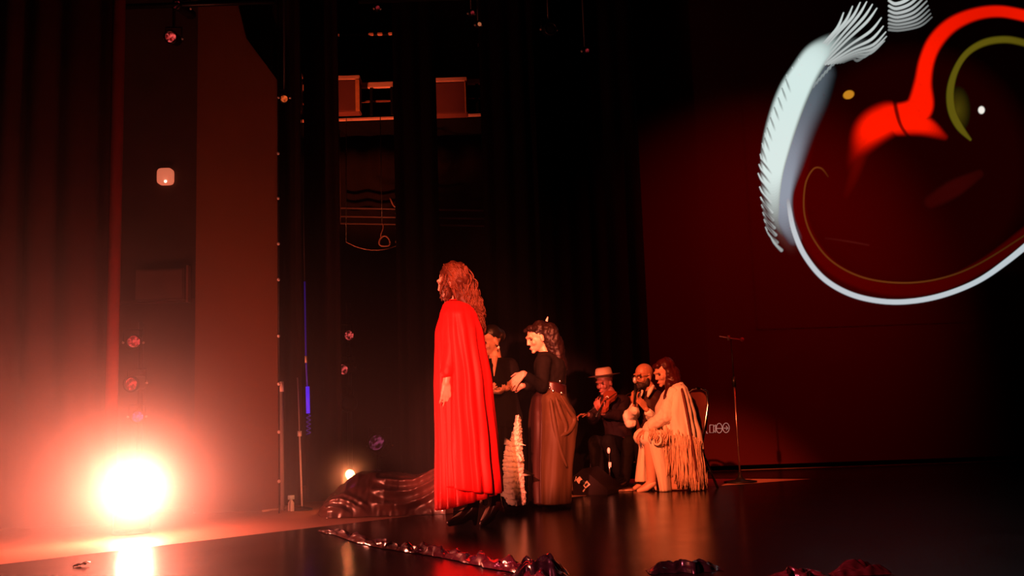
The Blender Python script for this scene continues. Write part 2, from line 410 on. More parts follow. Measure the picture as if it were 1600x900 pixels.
    for tx, ty in [(1186, 281), (1188, 300), (1190, 314), (1192, 326), (1194, 338), (1196, 349), (1200, 361), (1186, 264), (1188, 249), (1191, 233), (1195, 216), (1199, 200), (1204, 184), (1210, 168), (1216, 153), (1222, 138), (1228, 124)]:
        low = ty > 240; ex, ey = (19, 24) if low else (8, 22)
        c_ = stroke(X, Y, [(tx, ty, .4, 1.4, 1), (tx + ex * .5, ty + ey * .5, .8, 1.4, .85), (tx + ex, ty + ey, .2, 1.6, .0)], 3) * (1 if low else .7)
        img[:] = img * (1 - .85 * c_[..., None])
    add(stroke(X, Y, [(1272, 100, 6, 14, .5), (1295, 84, 7, 14, .45), (1325, 72, 5, 12, .3), (1352, 70, 2, 10, .15)]), (120, 132, 132))
    # fan of stripes at the top
    fan = [(1318, 20), (1332, 10), (1344, 4), (1354, 3), (1363, 7), (1370, 13), (1377, 28), (1380, 41), (1384, 50), (1385, 57), (1382, 64), (1374, 70), (1366, 76)]
    for k, (tx, ty) in enumerate(fan):
        sx, sy = 1262 + k * 4.6, 104 - k * .6 - (k < 3) * 8
        cx, cy = tx - 10 - k * 1.2, ty + 24 - k * .5
        mx, my = (sx + cx) / 2 + 3, (sy + cy) / 2 - 4
        al = 1.0 if k < 8 else 1 - (k - 7) * .15
        add(stroke(X, Y, [(sx, sy, 1.0, 2.0, .7 * al), (mx, my, .9, 1.7, .75 * al), (cx, cy, 1.3, 1.6, .9 * al), (tx, ty, .3, 1.2, al)], 5), (206, 214, 212))
    # right-hand set of the fan, past the dark seam
    for k in range(8):
        y0 = 1 + k * 8.5 - k * k * .28
        al = .95 - k * .09
        add(stroke(X, Y, [(1389, y0, 1.0, 1.5, al), (1400 + k, y0 + 5 - k * .6, 1.8 - k * .13, 1.5, al), (1420 + k * 2.5, y0 - 3 - k * .4, 1.6 - k * .12, 1.5, al), (1442 + k * 2, y0 - 24 + k * .6, .4, 1.4, al * .6)], 5), (200, 206, 205))
    # small scallops on the inner flank
    for k in range(12):
        t = k / 11; cx, cy = 1305 - 56 * t, 98 + 64 * t
        add(stroke(X, Y, [(cx + 8, cy - 8, .3, 1.6, .35), (cx, cy - 4, .6, 1.5, .6), (cx - 3, cy + 3, .6, 1.5, .55), (cx - 8, cy + 6, .3, 1.5, .3)], 3), (170, 182, 184))
    return img
# lattice in wall coordinates
gx0, gx1 = at(1165, 250, YB).x, at(1620, 250, YB).x + .15
gz0, gz1 = at(1400, 492, YB).z - .12, at(1400, -20, YB).z + .05
NX, NZ = 460, 500
gx = np.linspace(gx0, gx1, NX); gz = np.linspace(gz0, gz1, NZ)
GX, GZ = np.meshgrid(gx, gz, indexing='ij')
YP = YB - .001
D = np.stack([GX - CAM.x, np.full_like(GX, YP - CAM.y), GZ - CAM.z], -1)
k_ = F_PX / (D @ np.array(FW)); PXX = 800 + (D @ np.array(RT)) * k_; PYY = 450 - (D @ np.array(UP)) * k_
IMG = picture(PXX, PYY)
me = bpy.data.meshes.new('projected_picture')
co = np.stack([GX - ps.location.x, np.full_like(GX, YP - ps.location.y), GZ], -1).reshape(-1, 3)
idx = np.arange(NX * NZ).reshape(NX, NZ)
q = np.stack([idx[:-1, :-1], idx[1:, :-1], idx[1:, 1:], idx[:-1, 1:]], -1).reshape(-1, 4)
me.from_pydata(co.tolist(), [], q.tolist())
ca_ = me.color_attributes.new('picture', 'FLOAT_COLOR', 'POINT')
ca_.data.foreach_set('color', np.concatenate([IMG.reshape(-1, 3), np.ones((NX * NZ, 1))], 1).ravel())
PM = bpy.data.materials.new('projected_picture'); PM.use_nodes = True
nt = PM.node_tree; b = nt.nodes['Principled BSDF']
b.inputs['Base Color'].default_value = (.055, .008, .008, 1); b.inputs['Roughness'].default_value = .9; b.inputs['Specular IOR Level'].default_value = .05
an = nt.nodes.new('ShaderNodeAttribute'); an.attribute_name = 'picture'
nt.links.new(an.outputs['Color'], b.inputs['Emission Color']); b.inputs['Emission Strength'].default_value = 1.0
me.materials.append(PM)
pp = bpy.data.objects.new('projected_picture', me); COL.objects.link(pp); pp.parent = ps
tag(pp, 'abstract swirl with white crescent rim, red comma shape and olive arc')
# little projected icons
ICON = mat('projected_icon_light', (.3, .3, .3), .8, emit=(.42, .40, .38), estr=.30)
def ico(lines, name='projected_icon', r=.62):
    bm = bmesh.new()
    for L in lines: bm_tube(bm, [at(x, y, YB - .004) for x, y in L], r / 131, 6)
    for v in bm.verts: v.co.y = YB - .004 + (v.co.y - YB + .004) * .3
    return obj(name, bm, ICON, ps)
def ring(cx, cy, rx, ry, n=26): return [(cx + rx * math.cos(2 * math.pi * k / n), cy + ry * math.sin(2 * math.pi * k / n)) for k in range(n + 1)]
ico([ring(1134.5, 668.5, 5, 7.5), [(1131, 669), (1137, 669)], [(1134.5, 665.5), (1137.5, 669), (1134.5, 672)]])
ico([ring(1123.8, 669, 4.5, 7.5), [(1120, 669.5), (1128, 669.5)]])
ico([[(1109, 664), (1115, 664), (1115, 676), (1109, 676), (1109, 664)], [(1115, 667), (1118, 663.5), (1118, 676), (1115, 672)]])
ico([[(1104, 674), (1104, 677), (1106, 677)]])

# ------------------------------------------------------------------ wall gear in the first bay
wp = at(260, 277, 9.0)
wu = thing('wall_unit', (wp.x, wp.y, wp.z), 'small white rounded square unit, brightened by added glow, alone high on the dark wall', 'wall unit')
se = [(math.copysign(abs(math.cos(t)) ** .45, math.cos(t)) * .074, math.copysign(abs(math.sin(t)) ** .45, math.sin(t)) * .079) for t in np.linspace(0, 2 * math.pi, 40, endpoint=False)]
bm = bmesh.new()
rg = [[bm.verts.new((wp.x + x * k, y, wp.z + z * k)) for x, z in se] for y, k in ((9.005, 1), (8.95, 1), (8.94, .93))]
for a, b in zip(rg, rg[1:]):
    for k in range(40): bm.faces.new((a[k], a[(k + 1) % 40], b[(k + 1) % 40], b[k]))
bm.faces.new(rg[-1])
obj('housing', bm, mat('brightened_white_plastic', (.85, .8, .75), .4, emit=(1, .22, .11), estr=.55), wu)  # orange emission added to brighten the white plastic
pd = at(258, 283, 8.93)
bm = bmesh.new(); bm_ell(bm, (pd.x, 8.94, pd.z), (.014, .01, .014)); obj('indicator', bm, mat('indicator_glow', (1, .8, .6), .3, emit=(1, .75, .5), estr=2.5), wu)
c0, c1 = at(216, 423, 8.95), at(291, 469, 8.95)
cab = thing('wall_cabinet', ((c0.x + c1.x) / 2, 8.9, c1.z), 'shallow dark framed cabinet mounted low on the wall above the lantern stand', 'cabinet')
cw, ch = c1.x - c0.x, c0.z - c1.z; cc = ((c0.x + c1.x) / 2, 8.93, (c0.z + c1.z) / 2)
obj('body', box(cc, (cw, .10, ch), bev=.006), mat('cabinet_paint', (.085, .045, .036), .6), cab, False)
obj('door', box((cc[0], 8.872, cc[2]), (cw - .03, .016, ch - .03), bev=.004), mat('cabinet_door_paint', (.12, .06, .045), .6), cab, False)
obj('side_rail', box((c1.x + .03, 8.92, cc[2]), (.02, .08, ch + .05)), mat('rail_paint', (.2, .1, .08), .5), cab, False)

# ------------------------------------------------------------------ lanterns
def gel(name, col, emit, estr, scale=38):  # dim mottled emission stands for light glinting off the lens
    M = mat(name, col, .15, var=.5, scale=scale, emit=emit, estr=estr, coat=1); nt = M.node_tree; b = nt.nodes['Principled BSDF']
    tc = nt.nodes.new('ShaderNodeTexCoord'); n = nt.nodes.new('ShaderNodeTexNoise'); n.inputs['Scale'].default_value = scale; n.inputs['Detail'].default_value = 1
    nt.links.new(tc.outputs['Object'], n.inputs['Vector']); r = nt.nodes.new('ShaderNodeMapRange'); r.inputs[1].default_value = .42; r.inputs[2].default_value = .68
    r.inputs[3].default_value = 0.02 * estr; r.inputs[4].default_value = estr; nt.links.new(n.outputs['Fac'], r.inputs[0]); nt.links.new(r.outputs[0], b.inputs['Emission Strength'])
    return M
GEL = gel('red_gel_lens', (.5, .02, .03), (1, .10, .09), .8)
GELB = gel('violet_gel_lens', (.2, .1, .5), (.45, .25, .8), .6)
GELD = gel('dull_red_gel_lens', (.3, .02, .03), (1, .06, .08), .22)
def lantern(px, py, Y, aim, label, gel, r=.062, L=.22, group=None, hang=0):
    c = at(px, py, Y); aim = Vector(aim).normalized()
    t = thing('stage_lantern', c, label, 'stage light', group)
    obj('housing', lathe([(r * .55, -L), (r * .95, -L * .85), (r, -.01), (r * 1.08, 0), (r * 1.08, .02), (r * .85, .021), (r * .85, .0)], c, 20, aim), BLKMET, t)
    bm = bmesh.new(); q = Vector((0, 0, 1)).rotation_difference(aim)
    bm_ell(bm, c + aim * .004, (r * .86, r * .86, .012), q.to_matrix()); obj('lens', bm, gel, t)
    side = aim.cross(Vector((0, 0, 1))).normalized() * (r * 1.25)
    mid = c - aim * L * .45; top = Vector((0, 0, r * 1.9))
    obj('yoke', tube([mid - side, mid - side + top, mid + side + top, mid + side], .006, 6), BLKMET, t)
    if hang: obj('drop_pipe', tube([mid + top, Vector((mid.x, mid.y, hang))], .012, 6), BLKMET, t)
    for s_ in (-1, 1):
        bm = bmesh.new(); bm_ell(bm, mid + side * s_ * 1.08, (.012,) * 3, seg=8); obj('knob', bm, PALEM, t)
    return t
def lantern_stand(px, Y, pytop, label):
    t0 = at(px, pytop, Y); o = thing('lantern_stand', (t0.x, Y + .2, 0), label, 'stand')
    obj('pole', tube([(t0.x, Y + .2, .02), (t0.x, Y + .2, t0.z)], .024, 10), BLKMET, o)
    obj('base', lathe([(.22, 0.001), (.22, .02), (.05, .035), (.03, .08)], (t0.x, Y + .2, 0), 24), BLKMET, o)
    return o
aim = (.45, -1, .0)
lantern_stand(207, 8.35, 500, 'dark upright lantern stand in the far-left bay beneath the wall cabinet')
lantern(209, 534, 8.35, aim, 'topmost red-lens stage light on the far-left lantern stand', GEL)
lantern(206, 600, 8.35, (-.05, -1, -.1), 'second stage light down on the far-left lantern stand, round red lens', GEL, r=.066)
lantern(215, 651, 8.35, aim, 'lowest stage light on the far-left stand, with a violet lens', GELB, r=.055)
lantern_stand(539, 9.75, 470, 'dark lantern stand in the bay above the black satin covered heap')
lantern(545, 524, 9.75, (.5, -1, -.1), 'topmost small red stage light on the stand above the covered heap', GEL, r=.058)
lantern(537, 577, 9.75, (-.2, -1, -.2), 'middle red stage light on the stand above the covered heap', GEL, r=.062)
lantern(545, 630, 9.75, (.8, -1, -.1), 'unlit dark stage light lowest on the stand above the covered heap', BLKMET, r=.085)
lantern(589, 692, 10.2, (-.2, -1, .35), 'violet and red stage light low behind the covered heap', gel('violet_red_gel', (.3, .05, .2), (.8, .12, .3), .25, 24), r=.10)
fs = at(589, 692, 10.2); st = thing('low_stand', (fs.x, 10.3, 0), 'short dark stand carrying the low violet stage light', 'stand')
obj('pole', tube([(fs.x, 10.3, .02), (fs.x, 10.3, fs.z - .06)], .02, 8), BLKMET, st); obj('base', lathe([(.16, .001), (.16, .02), (.03, .03)], (fs.x, 10.3, 0), 20), BLKMET, st)
# overhead bars with lanterns
def bar(px0, px1, py, Y, label):
    a, b = at(px0, py, Y), at(px1, py, Y); b.z = a.z
    o = thing('lighting_bar', ((a.x + b.x) / 2, Y, a.z), label, 'lighting bar')
    obj('pipe', tube([(a.x, Y, a.z), (b.x, Y, a.z)], .024, 10), BLKMET, o)
    for x in (a.x + .1, b.x - .1): obj('suspension_cable', tube([(x, Y, a.z), (x, Y, ZT)], .004, 5), BLKMET, o)
    return o
bar(150, 430, 12, 8.3, 'dark overhead lighting bar at top left above the wall unit')
lantern(267, 58, 8.3, (.1, -1, -.25), 'overhead stage light with a mottled red lens at the top left', GEL, r=.058, hang=ZT)
lantern(277, 8, 8.3, (-.4, -1, .1), 'dark overhead stage light near the frame top, above the mottled red one', GELD, r=.05, hang=ZT)
lantern(444, 154, 8.0, (.2, -1, -.5), 'lone orange-glinting stage light just right of the slanted flat corner', gel('orange_gel', (.9, .3, .1), (1, .16, .03), .6), r=.036, L=.14, hang=ZT)
bar(560, 960, 2, 9.0, 'long dark overhead lighting bar across the upper middle')
for px, py, g, lb in ((590, 12, GELD, 'first dim stage light on the middle bar, near the frame top'), (738, 20, GELD, 'dim stage light on the middle bar, above the small orange one'),
                      (749, 38, mat('orange_gel_b', (.9, .3, .1), .3, emit=(1, .3, .12), estr=.3), 'small orange-glinting stage light above the right gallery box'),  # glint put into the lens as emission
                      (860, 45, BLKMET, 'unlit stage light on the middle bar, above the widest curtain'), (917, 79, GELD, 'rightmost dim stage light hanging above the widest black curtain')):
    lantern(px, py, 9.0, (.2, -1, -.3), lb, g, r=.024 if g != BLKMET else .06, L=.16, hang=ZT)
# ------------------------------------------------------------------ fly gallery
GY = 10.6
ga, gb = at(440, 135, GY).x, at(768, 140, GY).x
def gz_(px, py): return at(px, py, GY).z
gal = thing('fly_gallery', ((ga + gb) / 2, GY, gz_(600, 185)), 'fly gallery with lit red rail and two solid boxes, high above the wing', 'gallery')
RAILM = mat('gallery_rail_paint', (.85, .50, .42), .6, var=.2, scale=6)
GBOX = mat('gallery_box_paint', (.20, .06, .05), .7, var=.2, scale=4)
zr = gz_(600, 133)
obj('top_rail', box(((ga + gb) / 2, GY, zr), (gb - ga, .06, .055)), RAILM, gal, False)
obj('middle_rail', box(((ga + gb) / 2, GY + .05, gz_(650, 154)), (gb - ga, .02, .018)), mat('mid_rail', (.3, .12, .1), .6), gal, False)
obj('deck_edge', box(((ga + gb) / 2, GY + .15, gz_(530, 182)), (gb - ga, .1, .02)), RAILM, gal, False)
obj('deck', box(((ga + gb) / 2, GY + .70, gz_(530, 182) - .02), (gb - ga, 1.1, .03)), DRAPE, gal, False)
for a_, b_, y0, y1 in ((521, 566, 136, 184), (680, 731, 139, 187), (464, 474, 126, 181)):
    x0, x1 = at(a_, 150, GY).x, at(b_, 150, GY).x
    z1, z0 = gz_(a_, y0), gz_(a_, y1)
    bx = obj('control_box', box(((x0 + x1) / 2, GY - .12, (z0 + z1) / 2), (x1 - x0, .18, z1 - z0), bev=.01), GBOX, gal, False)
    obj('box_lid', box(((x0 + x1) / 2, GY - .12, z1 + .03), (x1 - x0 + .01, .2, .05), bev=.006), RAILM, bx, False)
    if b_ > 500: obj('lit_box_edge', box((x1 - .02, GY - .215, (z0 + z1) / 2), (.045 if b_ < 600 else .014, .012, z1 - z0)), mat('box_edge_lit', (.85, .35, .16), .6, var=.3, scale=20), bx, False)  # light catching the box edge, put in as a bright strip
for px in (580, 612, 745, 765):
    x = at(px, 140, GY).x
    obj('post', box((x, GY, (zr + gz_(530, 182)) / 2), (.03, .03, zr - gz_(530, 182))), BLKMET, gal, False)
# thin upper pipes
for i, (p0, p1, py) in enumerate(((515, 535, 52), (572, 612, 58))):
    pass
up = thing('upper_pipe', at(560, 55, GY), 'thin dark pipe with pale couplings above the fly gallery', 'pipe')
uz = at(560, 55, GY)
obj('pipe', tube([(at(495, 55, GY).x, GY, uz.z), (at(640, 55, GY).x, GY, uz.z)], .015, 8), BLKMET, up)
for px in (527, 580, 594, 611): obj('coupling', box((at(px, 55, GY).x, GY - .01, uz.z), (.06, .045, .028), bev=.005), RAILM, up, False)
for px in (505, 632): obj('bracket', tube([(at(px, 55, GY).x, GY, uz.z), (at(px, 55, GY).x, GY, zr)], .008, 6), BLKMET, up)
upr = thing('short_ledge', at(755, 70, GY), 'short lit ledge high above the right gallery box', 'ledge')
obj('board', box(at(755, 70, GY), (.13, .05, .02)), RAILM, upr, False)
obj('suspension_cable', tube([at(755, 70, GY), Vector((at(755, 70, GY).x, GY, ZT))], .004, 5), BLKMET, upr)
# hanging cables and battens at mid height
CABM = mat('pale_cable', (.15, .07, .06), .6)
cb = thing('hanging_cable', at(601, 375, 10.4), 'cable hanging down and ending in a round coil, in the middle bay', 'cable')
obj('drop', tube([at(597 + 2 * math.sin(k * .7), 348 + k * 3, 10.4) for k in range(9)], .006, 6), CABM, cb)
obj('upper_cord', tube([at(597, 348, 10.4), Vector((at(597, 348, 10.4).x, 10.4, at(597, 182, 10.4).z))], .005, 6), BLKMET, cb)
obj('coil', tube([at(601 + 8.5 * math.cos(t), 378 + 8 * math.sin(t) + 1.5 * math.cos(2 * t), 10.4) for t in np.linspace(0, 2 * math.pi, 28)], .010, 6), CABM, cb)
sw = thing('swagged_cable', at(585, 390, 10.5), 'thin cable swagging from curtain to curtain below the round coil', 'cable')
obj('strand', tube([at(541 + 87 * t, 378 + 2 * t + 38 * t * (1 - t) * 1.25, 10.5) for t in np.linspace(0, 1, 20)], .0055, 6), CABM, sw)
for px in (541, 628): obj('tie', tube([at(px, 379, 10.5), Vector((at(px, 379, 10.5).x, 10.6, gz_(530, 182)))], .004, 5), BLKMET, sw)
sp = thing('rope_bundle', at(621, 340, 10.5), 'knotted rope bundle hanging beside the black curtain edge', 'rope')
obj('rope', tube([at(621 + 2.5 * math.sin(k * .6), 316 + k * 2.2, 10.5) for k in range(30)], .008, 6), CABM, sp)
obj('knot', tube([at(610 + 16 * t, 309 + 14 * math.sin(t * math.pi), 10.45) for t in np.linspace(0, 1, 12)], .012, 6), CABM, sp)
obj('spiral', tube([at(624 + 5 * math.cos(t), 352 + t * 1.1, 10.45 + .03 * math.sin(t)) for t in np.linspace(0, 28, 120)], .005, 5), CABM, sp)
for py, lb in ((325, 'upper'), (338, 'middle'), (349, 'lowest')):
    a_, b_ = at(532, py, 11.0), at(770, py + 4, 11.0)
    bm = tube([a_, b_], .012, 6)
    for e in (a_, b_): bm_tube(bm, [e, Vector((e.x, 11.0, gz_(530, 182)))], .003, 5)
    tag(obj('batten', bm, mat('batten_paint', (.075, .04, .04), .6)), lb + ' of three dim battens crossing the bays behind the coiled cable', 'batten')

# ------------------------------------------------------------------ slender poles and small floor things at the left wing
p0 = fl(472, 797); PY_ = p0.y
pst = thing('slender_pole', (p0.x, p0.y, 0), 'slender pale metal pole standing left of the covered heap', 'pole')
tp, md_, tt = at(474, 772, PY_), at(468, 678, PY_), at(465, 590, PY_)
obj('lower_tube', tube([(p0.x, PY_, .03), (md_.x, PY_, md_.z)], .008, 8), WHITEP, pst)
obj('collar', tube([(md_.x, PY_, md_.z - .02), (md_.x, PY_, md_.z + .025)], .018, 10), WHITEP, pst)
obj('upper_tube', tube([(md_.x, PY_, md_.z), (tt.x, PY_, tt.z)], .006, 8), GREYM, pst)
obj('foot', lathe([(.09, .001), (.09, .012), (.012, .03)], (p0.x, PY_, 0), 20), BLKMET, pst)
p1 = fl(440, 800); pp2 = thing('slender_pole', (p1.x, p1.y + .03, 0), 'reddish metal pole against the edge of the plain flat', 'pole')
obj('lower_tube', tube([(p1.x, p1.y + .03, .01), (at(438, 610, p1.y).x, p1.y + .03, at(438, 610, p1.y).z)], .016, 10), GREYM, pp2)
obj('collar', tube([(at(438, 600, p1.y).x, p1.y + .03, at(438, 612, p1.y).z), (at(438, 600, p1.y).x, p1.y + .03, at(438, 596, p1.y).z)], .022, 10), WHITEP, pp2)
BY = 8.3
blu = thing('blue_lit_strip', (at(480, 640, BY).x, BY, at(480, 680, BY).z), 'vertical strip of blue-lit cable, put in as glow, beside the slender pole', 'lit cable')
BLUE = mat('blue_glow', (.05, .04, .6), .4, emit=(.09, .02, 1), estr=.75); BLUED = mat('dim_blue_glow', (.03, .02, .3), .4, emit=(.10, .02, .6), estr=.13)  # blue light falling on a cable, put in as emission
obj('bright_section', tube([at(480.5, 604, BY), at(481.5, 646, BY)], .016, 10), BLUE, blu)
obj('upper_section', tube([at(476, 440, BY), at(478, 560, BY), at(480, 604, BY)], .007, 8), BLUED, blu)
obj('tangle', tube([at(482 + 3 * math.sin(t * 2.3), 648 + t * 2.4, BY + .02 * math.cos(t * 3)) for t in np.linspace(0, 13, 60)], .004, 6), BLUED, blu)
obj('clip', tube([at(478, 556, BY - .02), at(478, 567, BY - .02)], .010, 8), WHITEP, blu)
obj('hanging_cord', tube([at(476, 440, BY), at(470, 100, BY)], .004, 6), BLKMET, blu)
pb = fl(455, 799); bot = thing('water_bottle', (pb.x, pb.y, 0), 'small pale bottle standing on the floor by the slender pole', 'bottle')
obj('body', lathe([(.024, 0.001), (.026, .01), (.026, .07), (.012, .09), (.012, .1)], pb, 16), mat('pale_plastic_bottle', (.75, .8, .78), .15, var=.05, emit=(1, 1, .9), estr=.0), bot)
obj('cap', lathe([(.028, .098), (.028, .13), (.026, .132)], pb, 16), mat('pale_cyan_cap', (.65, .95, .95), .3, var=.02), bot)
sa_, sb_ = fl(410, 801), fl(447, 796)
tag(obj('wooden_stick', tube([sa_ + Vector((0, 0, .012)), sb_ + Vector((0, 0, .012))], .010, 8), mat('pale_wood', (.75, .6, .45), .6)), 'thin pale stick lying on the floor at the foot of the flat', 'stick')
# scraps at lower left
sc = fl(127, 886)
def crum(u, v): 
    p = sc + Vector(((u - .5) * .07, (v - .5) * .06, .012)); p.z += .012 * noise.noise(Vector((u * 4, v * 4, 2))) + .012 * u; return p
tag(obj('paper_scrap', grid(8, 8, crum, .002), mat('white_foil', (.9, .85, .8), .35, .9, var=.02)), 'tiny crumpled white scrap on the floor at the lower left', 'scrap')

# ------------------------------------------------------------------ bright floor lamp and its haze
LY = 6.8
L0 = at(212, 770, LY)
lamp = thing('floor_lamp', (L0.x, LY, 0), 'blazing lamp on the floor at the left, washed out white by its own light', 'stage light')
aimL = Vector((.52, -.80, .26)).normalized()
hc_ = L0 - aimL * .03
obj('housing', lathe([(.05, -.2), (.085, -.17), (.1, -.02), (.105, 0), (.105, .012), (.094, .012), (.09, -.01)], hc_, 28, aimL), BLKMET, lamp)
bm = bmesh.new(); bm_ell(bm, hc_ + aimL * .004, (.094, .094, .02), Vector((0, 0, 1)).rotation_difference(aimL).to_matrix())
obj('lens', bm, mat('blazing_lens', (1, .8, .7), .3, emit=(1, .62, .48), estr=230), lamp)
sd_ = aimL.cross(Vector((0, 0, 1))).normalized() * .125; md = hc_ - aimL * .09
obj('yoke', tube([md + sd_, Vector((md.x + sd_.x, md.y + sd_.y, .02)), Vector((md.x - sd_.x, md.y - sd_.y, .02)), md - sd_], .01, 8), BLKMET, lamp)
obj('base', lathe([(.13, .001), (.13, .018), (.02, .02)], (md.x, md.y, 0), 24), BLKMET, lamp)
pl = bpy.data.lights.new('floor_lamp_light', 'POINT'); pl.energy = 165; pl.color = (1, .165, .09); pl.shadow_soft_size = .05
po = bpy.data.objects.new('floor_lamp_light', pl); COL.objects.link(po); po.location = hc_ + aimL * .09
# extra beam out over the stalls, added to brighten the haze
bs = spot('floor_lamp_beam', hc_ + aimL * .09, hc_ + Vector((.1, -1, .2)) * 2, 900, (1, .18, .105), 172, 1.0, .05)
def haze(center, rad, k, power, rmin, name, label):  # volume also stands in for the glare around the lamp
    c = Vector(center)
    bm = bmesh.new(); bmesh.ops.create_icosphere(bm, subdivisions=4, radius=rad)
    for v in bm.verts: v.co.z = max(v.co.z, -c.z + .006)
    me = bpy.data.meshes.new(name); bm.to_mesh(me); bm.free()
    o = bpy.data.objects.new(name, me); COL.objects.link(o); o.location = c
    M = bpy.data.materials.new(name); M.use_nodes = True; nt = M.node_tree; nt.nodes.clear()
    out = nt.nodes.new('ShaderNodeOutputMaterial'); vs_ = nt.nodes.new('ShaderNodeVolumeScatter')
    vs_.inputs['Color'].default_value = (1, 1, 1, 1); vs_.inputs['Anisotropy'].default_value = 0.0
    tc = nt.nodes.new('ShaderNodeTexCoord'); ln = nt.nodes.new('ShaderNodeVectorMath'); ln.operation = 'LENGTH'
    nt.links.new(tc.outputs['Object'], ln.inputs[0])
    def M2(op, a, b=None, clamp=False):
        n = nt.nodes.new('ShaderNodeMath'); n.operation = op; n.use_clamp = clamp
        for i, x in enumerate((a, b)):
            if x is None: continue
            if isinstance(x, (int, float)): n.inputs[i].default_value = x
            else: nt.links.new(x, n.inputs[i])
        return n.outputs[0]
    r = M2('MAXIMUM', ln.outputs['Value'], rmin)
    dens = M2('MULTIPLY', M2('POWER', r, -power), k)
    fall = M2('SUBTRACT', 1.0, M2('DIVIDE', ln.outputs['Value'], rad), True)
    fall = M2('POWER', fall, .9)
    nz = nt.nodes.new('ShaderNodeTexNoise'); nz.inputs['Scale'].default_value = 1.3; nt.links.new(tc.outputs['Object'], nz.inputs['Vector'])
    dens = M2('MULTIPLY', M2('MULTIPLY', dens, fall), M2('ADD', .7, M2('MULTIPLY', nz.outputs['Fac'], .6)))
    if rad > 1:   # density shaped low and leftward to give the lamp's glow
        sx = nt.nodes.new('ShaderNodeSeparateXYZ'); nt.links.new(tc.outputs['Object'], sx.inputs[0])
        up_ = M2('POWER', 2.718, M2('DIVIDE', M2('MAXIMUM', sx.outputs['Z'], 0.0), -.95))
        side = M2('ADD', .12, M2('MULTIPLY', M2('SUBTRACT', .72, M2('MULTIPLY', sx.outputs['X'], .45), True), .9))
        dens = M2('MULTIPLY', dens, M2('MULTIPLY', up_, side))
    nt.links.new(dens, vs_.inputs['Density']); nt.links.new(vs_.outputs[0], out.inputs['Volume'])
    me.materials.append(M)
    return tag(o, label, 'haze', kind='stuff')
haze(po.location, 3.6, .40, .95, .09, 'haze', 'soft reddish haze with lens glare put into it around the blazing floor lamp')
# small lamp behind the covered heap
q0 = at(547, 741, 8.1)
sl = thing('small_floor_lamp', (q0.x, 8.1, 0), 'small bright orange lamp peeping over the left end of the covered heap', 'stage light')
obj('housing', lathe([(.02, -.1), (.045, -.08), (.048, 0), (.04, .003)], q0, 18, (0.1, -1, .1)), BLKMET, sl)
bm = bmesh.new(); bm_ell(bm, q0 + Vector((0, -.005, 0)), (.038, .018, .038)); obj('lens', bm, mat('orange_white_lens', (1, .8, .6), .3, emit=(1, .50, .22), estr=9), sl)
obj('stalk', tube([(q0.x, 8.13, .01), (q0.x, 8.13, q0.z)], .012, 8), BLKMET, sl)
p2 = bpy.data.lights.new('small_lamp_light', 'POINT'); p2.energy = 6; p2.color = (1, .22, .07); p2.shadow_soft_size = .03
o2 = bpy.data.objects.new('small_lamp_light', p2); COL.objects.link(o2); o2.location = q0 + Vector((0, -.06, -.005))
haze(o2.location, .30, .09, 1.1, .03, 'haze', 'small puff of orange haze added as the glow of the small lamp at the heap')

# ------------------------------------------------------------------ covered heap
HY = 7.80
def tarp_f(u, v):
    # u along the heap (left to right), v over it (front hem -> top -> back hem)
    px = 500 + 212 * u
    top = interp([(500, 800), (508, 784), (520, 772), (535, 757), (548, 745), (565, 739), (600, 738), (628, 742), (650, 744), (668, 740), (684, 736), (715, 733), (762, 745)], px)[0]
    base = 806 - 8 * u
    x = at(px, 800, HY).x; H = at(px, top, HY).z; 
    half = .30 * min(1, (u * 9) ** .6) * (1 if u < .95 else 1 - (u - .95) * 3)
    if v < .55:      # front face
        t = v / .55; z = H * (t ** .8); y = HY - .05 - half * (1 - t ** 1.7)
    elif v < .75:
        t = (v - .55) / .2; z = H + .01 * math.sin(t * math.pi); y = HY - .05 + .30 * t
    else:
        t = (v - .75) / .25; z = H * (1 - t); y = HY + .25 + .10 * t
    # swags: catenary ridges from upper left sag to the right
    fold = 0
    if v < .7:
        zz = v / .55
        if px > 585:
            s_ = (px - 585) / 120
            for c_, a_ in ((.88, .060), (.58, .065), (.28, .045)):
                line = c_ + .38 * s_ * s_ - .42 * s_ * (1 - s_) * 1.3 - .02
                fold += a_ * math.exp(-((zz - line) / .075) ** 2) * min(1, s_ * 5)
        if px < 590:
            s_ = (px - 508) / 70
            for c_, a_ in ((.72, .030), (.48, .034), (.86, .018)):
                line = c_ - .62 * s_
                fold += a_ * math.exp(-((zz - line) / .06) ** 2) * (1 if s_ < 1 else max(0, 1 - (s_ - 1) * 5)) * max(0, min(1, s_ * 4))
        fold *= min(1, v * 7); fold += .010 * noise.noise(Vector((u * 9, v * 5, 1))) + .005 * noise.noise(Vector((u * 30, v * 12, 4)))
    y -= fold * 1.2; z += fold * .45
    z += .010 * noise.noise(Vector((u * 14, v * 6, 8))) * (1 if .4 < v < .8 else .2)
    return Vector((x + .012 * noise.noise(Vector((u * 20, v * 9, 3))), y, max(.006, z)))
bm = grid(150, 70, tarp_f)
tag(obj('covered_heap', bm, TARP), 'low heap on the floor covered in shiny black satin, left of the red cape', 'covered heap')

